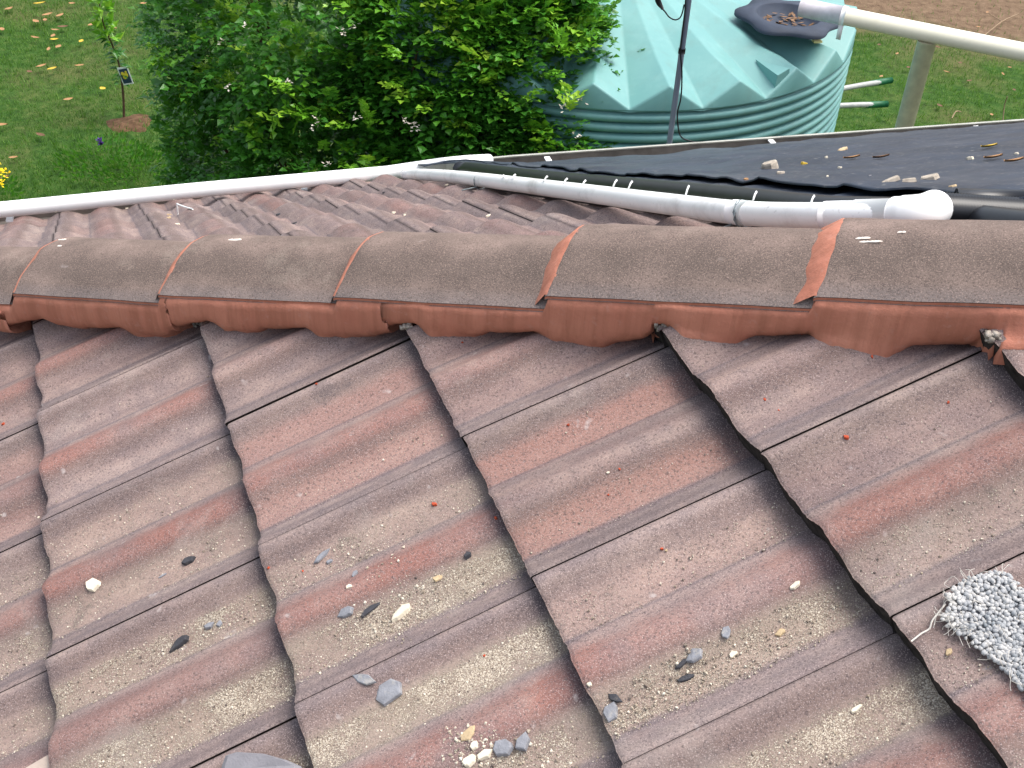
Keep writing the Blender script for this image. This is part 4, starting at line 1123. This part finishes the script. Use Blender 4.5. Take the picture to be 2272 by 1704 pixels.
# direction of the ribs in the photo: up to the right
RA = math.atan2(-dA.y, -dA.x)
CH_A = [ # x, y, length mm, width mm, thickness mm, angle rel. ribs, material, label
 (1764,1300,19,8,4,.1,M_white,'slim white mortar chip on the sandy pan left of the carpet scrap'),
 (1610,1403,21,14,3,.8,M_slate,'oval grey blue slate flake below the slim white chip'),
 (1540,1455,24,19,5,.2,M_slate,'grey slate flake tipped up in the sand with a dark flake beside it'),
 (1514,1473,22,8,3,.3,M_slated,'thin dark sliver touching the tipped grey slate flake'),
 (1627,1452,16,9,4,.2,M_white,'white chip right of the tipped grey slate flake'),
 (1522,1504,26,8,3,.0,M_slated,'dark flat sliver in the sand below the tipped slate flake'),
 (1733,1403,16,10,4,.2,M_tan,'tan crumb at the upper end of the sand drift'),
 (1365,1550,20,10,4,-.9,M_slated,'black triangular sliver standing at the lower left end of the sand drift'),
 (1357,1581,26,18,7,.9,M_slate,'pale grey splintered flake at the lower left end of the sand drift'),
 (1308,1519,8,6,3,.2,M_white,'tiny white chip at the front edge of the third course of tiles'),
 (1900,1573,20,6,3,.1,M_white,'thin white splinter on the sandy pan at the lower right'),
 (2106,1447,11,8,3,.2,M_tan,'small tan crumb between the tile edge and the carpet scrap'),
 (207,1300,26,22,9,.2,M_white,'rounded white mortar lump on the red tile at the left'),
 (419,1245,24,14,8,.1,M_slated,'dark grey lump against the roll right of the white lump'),
 (360,1278,18,5,2,.1,M_slate,'pale grey sliver between the white lump and the dark lump'),
 (400,1427,38,17,7,.25,M_slated,'long dark brick shaped chip on a sandy pan at the left'),
 (466,1388,20,11,5,.2,M_slate,'grey flake just above the long dark chip'),
 (488,1384,13,9,4,.6,M_slate,'small grey flake touching the larger flake above the dark chip'),
 (715,1234,32,10,4,.35,M_slate,'long pale slate sliver on the sand in the middle course'),
 (732,1246,12,8,4,.1,M_slate,'small pale flake beside the long slate sliver'),
 (1038,1233,16,12,6,.5,M_slated,'small black lump at the top end of the middle sand drift'),
 (787,1274,13,8,4,.8,M_slate,'small grey stone on the red roll of the middle course'),
 (775,1301,10,7,3,.2,M_white,'small white chip on the red roll of the middle course'),
 (768,1360,26,16,6,.1,M_slate,'grey and white flake at the left of the middle sand drift'),
 (821,1353,40,9,3,.25,M_slated,'long splintered grey sliver in the middle sand drift'),
 (890,1361,34,20,8,.3,M_white,'large cream mortar lump at the middle of the sand drift'),
 (970,1284,16,12,3,.2,M_tan,'tan flake among the crumbs at the top of the middle sand drift'),
 (808,1507,46,16,4,-.7,M_slate,'flat grey slate piece lying across the groove beside the largest slate'),
 (866,1536,44,36,7,.15,M_slate,'largest grey slate piece lying on thick sand at the bottom centre'),
 (1118,1661,30,24,9,.2,M_slate,'broad grey stone in the pile at the bottom edge'),
 (1160,1645,26,18,8,.9,M_slate,'grey stone leaning at the right of the bottom pile'),
 (1075,1676,24,16,6,.1,M_white,'white chip in the pile at the bottom edge'),
 (1052,1655,14,10,5,.4,M_white,'small white chip on top of the bottom pile'),
 (1042,1690,22,14,6,.1,M_white,'white chip at the lowest left of the bottom pile'),
 (1040,1628,24,16,3,.3,M_tan,'tan dust cake above the bottom pile'),
 (1478,1222,4,3,2,0,M_tan,'tiny tan grain in the middle of the third course'),
 (1349,1049,5,4,2,.2,M_white,'tiny white flake on the bare tile in the third course'),
 (86,1148,5,5,2,.2,M_white,'tiny white flake left of the first tile edge'),
]
for i, (x, y, L, w_, T, a, m_, lb) in enumerate(CH_A):
    P, u, v = onA(x, y, .001)
    chip('mortar_chip' if m_ in (M_white, M_tan) else 'slate_chip', P, nA, L/1000, w_/1000, T/1000, RA + a, m_, lb, 'chip', None, i)
# cracked tile shard and a plank tip at the bottom edge
def shard():
    pts = [(496, 1704), (505, 1680), (530, 1672), (590, 1676), (640, 1690), (672, 1704), (680, 1740), (560, 1760), (490, 1745)]
    w_ = [onA(x, y, .008)[0] for x, y in pts]; c = sum(w_, V((0, 0, 0))) / len(w_); n = len(pts)
    v = [p - nA * .003 for p in w_] + [p + nA * .005 for p in w_] + [c + (p - c) * .86 + nA * .009 for p in w_] + [c + nA * .007]
    f = [(r*n+i, r*n+(i+1) % n, (r+1)*n+(i+1) % n, (r+1)*n+i) for r in range(2) for i in range(n)] + [(2*n+i, 2*n+(i+1) % n, 3*n) for i in range(n)] + [tuple(range(n))[::-1]]
    tag(mk('tile_shard', v, f, simple('grey_shard', lin(128, 126, 130), .8, .3, .12, 30, .5, 200), smooth=False), 'broad curved grey shard cut off by the bottom edge', 'tile shard')
    pts = [(60, 1704), (112, 1674), (114, 1700), (110, 1740), (40, 1760)]
    w_ = [onA(x, y, .012)[0] for x, y in pts]; c = sum(w_, V((0, 0, 0))) / len(w_); n = len(pts)
    v = [p - nA * .012 for p in w_] + [p + nA * .002 for p in w_]
    f = [(i, (i+1) % n, n+(i+1) % n, n+i) for i in range(n)] + [tuple(range(n, 2*n)), tuple(range(n))[::-1]]
    tag(mk('tile_shard', v, f, simple('pale_shard', lin(176, 160, 148), .8, .3, .12, 30, .5, 200), smooth=False), 'pointed pale shard at the bottom left corner', 'tile shard')
shard()
CR_R = [(1697,887),(1728,911),(2104,893),(1878,972),(1350,1098),(1375,1041),(1468,1218),(1261,943),(964,1119),(672,1267),(8,941),(1026,760),(596,1260),(1100,1150),(1780,742),(1935,792),(1075,1455),(702,852)]
for i, (x, y) in enumerate(CR_R):
    big = 9 if (x, y) in ((964, 1119), (1878, 972), (8, 941)) else ru(3.5, 6)
    P, u, v = onA(x, y, .001)
    crs = ['first', 'second', 'third', 'fourth', 'fifth', 'sixth'][int(cl(math.floor(v), 0, 5))]
    pos_ = 'close under the hip pointing' if y < 800 else 'high on' if y < 960 else 'halfway down' if y < 1200 else 'low on'
    chip('pointing_crumb', P, nA, big/1000, big*.7/1000, big*.5/1000, rnd()*6, M_redc, ('larger' if big >= 8 else 'tiny') + ' red crumb ' + (pos_ + ' on' if y < 800 else pos_) + ' the ' + crs + ' tile column from the left', 'crumb', 'red crumbs on the near tiles', i)
# chips on the matting
MC = [(1709,372,105,75,45,0,M_conc,'pale angular concrete lump on the left of the black matting'),(1733,383,45,32,14,0,M_conc,'small lump touching the pale angular lump on the matting'),
 (1870,331,60,30,12,.3,M_tan,'tan and white flake on the matting near the gutter'),(1783,362,42,26,12,.3,ML[0],'yellowish chip between the angular lump and the tan flake'),
 (1834,348,20,18,10,0,M_white,'tiny white stone on the matting right of the yellowish chip'),(1863,371,20,18,10,0,M_white,'tiny white stone on the matting below the orange leaf'),
 (1978,400,115,36,20,.0,M_conc,'long grey mortar bar at the near edge of the matting'),(2018,401,75,42,22,.1,M_conc,'square mortar lump at the right end of the long bar'),
 (2066,396,95,50,26,-.4,M_conc,'tilted tile fragment with a dark side on the matting edge'),(2114,412,36,22,10,-.3,M_tan,'small tan chip at the right of the tilted fragment'),
 (2152,352,34,32,18,0,M_white,'round white stone alone at the right of the matting'),(2255,340,20,16,10,0,M_white,'tiny white stone at the far right of the matting'),
 (1836,390,14,12,8,0,M_white,'tiny white stone near the matting edge in the middle'),(1930,388,20,14,5,0,M_slate,'faint grey flake near the matting edge'),(1655,397,28,16,10,.2,ML[1],'tan chip sitting on the matting edge at the left')]
def matP(x, y): return onB(x, y, .050)
def mathit(x, y):
    dg = bpy.context.evaluated_depsgraph_get(); r = ray(x, y).normalized()
    ok, loc, nrm, _, ob, _ = scene.ray_cast(dg, CAM, r); return loc if ok else onB(x, y, .05)
bpy.context.view_layer.update()
for i, (x, y, L, w_, T, a, m_, lb) in enumerate(MC):
    P = mathit(x, y + 2); sc = (P - CAM).length / 3.0 * .55
    chip('rubble_chip', P, nB, L/1000*sc, w_/1000*sc, T/1000*sc, .3 + a, m_, lb, 'rubble', None, 100 + i, .3)
for (x, y, k, lb) in [(1890,354,1,'orange brown leaf on the matting between two white stones'),(1955,353,2,'dark brown curled leaf in the middle of the matting'),(2195,329,0,'yellow leaf on the matting near the gutter at the right'),(2204,354,1,'long tan leaf on the matting below the yellow one'),(2250,362,1,'tan leaf at the right edge of the matting')]:
    P = mathit(x, y); tag(flat_leaf('dry_leaf', P, .055, .008, .4, ML[k], nB, .25), lb, 'leaf')
# bits on the far slope
for i, (x, y, L, m_, lb) in enumerate([(375,477,22,M_tan,'pale chip beside the white cable tie'),(374,484,20,M_tan,'pale chip just below the one beside the cable tie'),(394,498,20,M_white,'pale chip lying apart below the cable tie'),(125,470,18,M_white,'white crumb at the eaves near the left'),(282,463,16,M_white,'white crumb at the eaves left of the cable tie'),(386,443,20,M_white,'white chip on the eaves crest above the cable tie'),(992,411,18,M_white,'white pebble beside the roof pipe'),(875,473,24,M_white,'white chip in a pan of the far slope'),(898,478,12,M_white,'white speck right of the chip in the far pan'),(1084,480,16,M_white,'pale crumb near the far side of the hip'),(852,428,18,M_slated,'dark bit in a far pan below the strap'),(618,477,22,M_slated,'dark bit in the middle of the far slope'),(650,497,34,M_slated,'dark flake lying in a pan of the far slope')]):
    P = mathit(x, y); chip('roof_chip', P, nB, L/1000*1.0, L*.6/1000, .006, .5, m_, lb, 'chip', None, 300 + i)
def white_strip():
    a, b, c = mathit(395, 476), mathit(393, 462), mathit(428, 466)
    b = onplane(393, 455.6, a, V((0, 1, 0)).lerp(V((0, 1, .3)), .5)); b = a.lerp(b, .9) + V((0, 0, .01)); mb = MB()
    tube(mb, smooth_line([a, a.lerp(b, .6), b, b.lerp(c, .12), b.lerp(c, .5), c + V((0, 0, .004))], 4), .0032, 6)
    tag(mb.build('white_strip', M_pvc, None), 'bent white cable tie standing on the far tiles', 'cable tie')
white_strip()
def spots():
    o = []
    for (x, y, a, b, lb) in [(527,533,.026,.009,'long white bird dropping on the crest of the cap below the second red joint'),(137,533,.014,.006,'white dropping near the crest at the left end of the hip'),(133,547,.010,.005,'small white dropping just below the one at the left end of the hip'),(1915,530,.014,.006,'white dropping on the largest cap beside the wide red joint'),(1932,538,.018,.004,'thin white smear under the dropping on the largest cap'),(2000,517,.008,.005,'tiny white speck near the crest of the largest cap')]:
        P = mathit(x, y); mb = MB()
        for k in range(6):
            c = P + H * ru(-a, a) * .6 + V((0, 0, .0015)); n = 8; s = ru(.2, .5)
            pts = []
            for q in range(n):
                an = 2*pi*q/n; Q = c + H * cos(an) * a * s * ru(.7, 1.1) + (Pn * .8 + V((0, 0, .35))) * sin(an) * b * s * ru(.7, 1.1); pts.append(Q)
            mb.add(pts + [c + V((0, 0, .002))], [(q, (q+1) % n, n) for q in range(n)])
        tag(mb.build('bird_dropping', M_petal, None), lb, 'bird dropping', 'bird droppings on the hip caps')
spots()
# ---- carpet scrap
def carpet():
    px = [(2098,1318),(2135,1285),(2165,1272),(2200,1262),(2235,1266),(2252,1285),(2290,1310),(2380,1400),(2400,1560),(2330,1580),(2272,1534),(2236,1490),(2212,1470),(2178,1448),(2150,1420),(2120,1400),(2092,1385),(2088,1368),(2108,1345)]
    pl = [onA(x, y, .012)[0] for x, y in px]
    # plane coordinates on the slope
    def uvc(P): d = P - CAM; return (d.dot(cA), d.dot(dA))
    poly_ = [uvc(P) for P in pl]
    def inside(a, b):
        c = False; n = len(poly_)
        for i in range(n):
            (x1, y1), (x2, y2) = poly_[i], poly_[i-1]
            if (y1 > b) != (y2 > b) and a < (x2 - x1) * (b - y1) / (y2 - y1) + x1: c = not c
        return c
    def pos(a, b, h):
        u = (a - PU) / .3; v = -(b - PV) / G
        hh = surfA(u, v); hh2 = surfA(u + .08, v); hh3 = surfA(u - .08, v)
        base = max(hh, (hh + hh2 + hh3) / 3) 
        vv = v - math.floor(v)
        if vv < .12: pass
        return CAM - nA * (DIST - base - h - .004 * noise.noise(V((a * 18, b * 18, 0)))) + cA * a + dA * b
    root = empty('carpet_scrap', sum(pl, V((0, 0, 0))) / len(pl)); tag(root, 'torn scrap of grey blue looped carpet on the tiles at the right edge', 'carpet scrap')
    q = N('carpet_backing', .95, .1); q.col(lin(120, 120, 124)); Mb = q.m
    a0, a1 = min(p[0] for p in poly_), max(p[0] for p in poly_); b0, b1 = min(p[1] for p in poly_), max(p[1] for p in poly_)
    st = .006; v = []; f = []; idm = {}
    na, nb = int((a1-a0)/st), int((b1-b0)/st)
    for i in range(na + 1):
        for j in range(nb + 1):
            a, b = a0 + i*st, b0 + j*st
            if inside(a, b): idm[(i, j)] = len(v); v.append(pos(a, b, .006))
    for (i, j) in list(idm):
        if all(k in idm for k in ((i+1, j), (i, j+1), (i+1, j+1))): f.append((idm[(i, j)], idm[(i+1, j)], idm[(i+1, j+1)], idm[(i, j+1)]))
    mk('backing', v, f, Mb, root)
    # loops
    qm = N('carpet_loops', .95, .1)
    at = qm.n('ShaderNodeAttribute', attribute_name='tint'); s = qm.n('ShaderNodeSeparateColor'); qm.L(at.outputs['Color'], s.inputs[0])
    qm.col(qm.ramp(s.outputs[0], [(0, lin(120, 128, 134)), (.4, lin(168, 169, 170)), (1, lin(206, 203, 198))])).bumpn(qm.noise(900, 2), .5, .001)
    bm = bmesh.new(); bmesh.ops.create_icosphere(bm, subdivisions=1, radius=1); bv = [x.co.copy() for x in bm.verts]; bf = [tuple(x.index for x in y.verts) for y in bm.faces]; bm.free()
    v = []; f = []; t = []
    st = .0040; i = 0; a = a0
    while a < a1:
        b = b0 + (st * .5 if i % 2 else 0)
        while b < b1:
            aa, bb = a + ru(-.0018, .0018), b + ru(-.0018, .0018)
            if inside(aa, bb):
                c = pos(aa, bb, .008 + ru(-.0015, .002)); r = ru(.0020, .0034); k = len(v)
                tn = cl(.5 + .45 * noise.noise(V((aa * 16, bb * 16, 2))) + .3 * noise.noise(V((aa*60, bb*60, 5))) + ru(-.2, .2), 0, 1)
                el = rnd() * pi; ex, ey = cos(el), sin(el)
                for q_ in bv:
                    m = q_.x * ex + q_.y * ey; n_ = -q_.x * ey + q_.y * ex
                    v.append(c + (cA * (m * ex * 1.35 - n_ * ey) + dA * (m * ey * 1.35 + n_ * ex)) * r + nA * q_.z * r * .9); t.append((tn, 0, 0, 1))
                f += [tuple(z + k for z in y) for y in bf]
            b += st
        a += st * .87; i += 1
    mk('carpet_pile', v, f, qm.m, root, attrs={'tint': t})
    # fringe threads
    mb = MB()
    for k in range(34):
        i = random.choice([0, 1, 2, 3, 10, 11, 12, 13, 14, 15, 16, 17, 18]); P = pl[i].lerp(pl[(i+1) % len(pl)], rnd()); c = sum(pl, V((0, 0, 0))) / len(pl)
        o_ = (P - c).normalized(); L = ru(.003, .012); s = o_.cross(nA)
        tube(mb, smooth_line([P - o_ * .01 + nA * .008, P + o_ * L * .5 + s * ru(-.008, .008) + nA * ru(.0, .01), P + o_ * L + s * ru(-.012, .012) + nA * ru(-.006, .004)], 3), .00035, 4)
    for k in range(90):
        a, b = ru(a0, a1), ru(b0, b1)
        if inside(a, b):
            P = pos(a, b, .013); d = V((ru(-1, 1), ru(-1, 1), 0)); e = (cA * d.x + dA * d.y) * .014
            tube(mb, smooth_line([P, P + e * .5 + nA * .004 + cA * ru(-.006, .006), P + e], 3), .00035, 4)
    tp = [(2098,1340),(2080,1362),(2068,1378),(2062,1395),(2045,1405),(2032,1415),(2022,1423)]
    tube(mb, smooth_line([onA(x, y, .004)[0] for x, y in tp], 4), .0011, 5)
    mb.build('loose_thread', simple('pale_yarn', lin(206, 200, 190), .9), root)
carpet()
# ---- loose sand and grit
def sand():
    v = []; f = []; t = []
    q = N('sand_grit', .95, .15); at = q.n('ShaderNodeAttribute', attribute_name='tint'); s = q.n('ShaderNodeSeparateColor'); q.L(at.outputs['Color'], s.inputs[0])
    q.col(q.ramp(s.outputs[0], [(0, lin(96, 86, 82)), (.3, lin(158, 145, 128)), (1, lin(216, 207, 190))]))
    def grain(P, r):
        k = len(v); ax = [V((ru(-1, 1), ru(-1, 1), ru(-1, 1))).normalized() for _ in range(1)][0]; b = ax.orthogonal().normalized(); c = ax.cross(b)
        e = [ax * r * ru(.7, 1.3), -ax * r * ru(.7, 1.2), b * r * ru(.6, 1.1), -b * r * ru(.6, 1.1), c * r * ru(.5, 1), -c * r * ru(.5, 1)]
        v.extend([P + x for x in e]); f.extend([(k+a, k+b_, k+c_) for a, b_, c_ in ((0,2,4),(2,1,4),(1,3,4),(3,0,4),(2,0,5),(1,2,5),(3,1,5),(0,3,5))]); tn = rnd(); t.extend([(tn, 0, 0, 1)] * 6)
    for (k, j), (s1, s2, _, _) in TA.items():
        for sm, lo, hi in ((s1, .17, .36), (s2, .66, .87)):
            n = int(3600 * sm ** 1.3)
            for _ in range(n):
                u, s_ = ru(lo, hi), ru(.02, .97)
                nz = noise.noise(V(((k + u) * 3.2, (j + s_) * 3.5, 0))) + .6 * noise.noise(V(((k+u) * 11, (j+s_) * 9, 4)))
                if nz < ru(-.55, .30) - .35 * sm: continue
                r = ru(.0005, .0011) if rnd() < .93 else ru(.0012, .0024)
                P = PA(k + u, j + s_, prof(u) - TJ(j) * s_ + r * .5)
                if (P - HIP0).dot(Pn) < -.16: grain(P, r)
    # heavier crumbs round the named piles
    for (x, y, n, sp) in [(1090,1675,420,48),(930,1320,200,50),(1040,1640,120,35),(860,1380,120,40),(1210,1690,120,40),(1590,1465,90,50),(1480,1520,70,45),(820,1230,60,35),(480,1385,30,25),(890,1400,60,40),(1400,1570,60,35)]:
        for _ in range(n):
            P, u, vv = onA(x + random.gauss(0, sp), y + random.gauss(0, sp * .5), .001); grain(P, ru(.0010, .0036) if rnd() < .22 else ru(.0006, .0013))
    tag(mk('sand', v, f, q.m, None, smooth=False, attrs={'tint': t}), 'pale sand and grit lying in the pans of the near tiles', 'sand', kind='stuff')
sand()
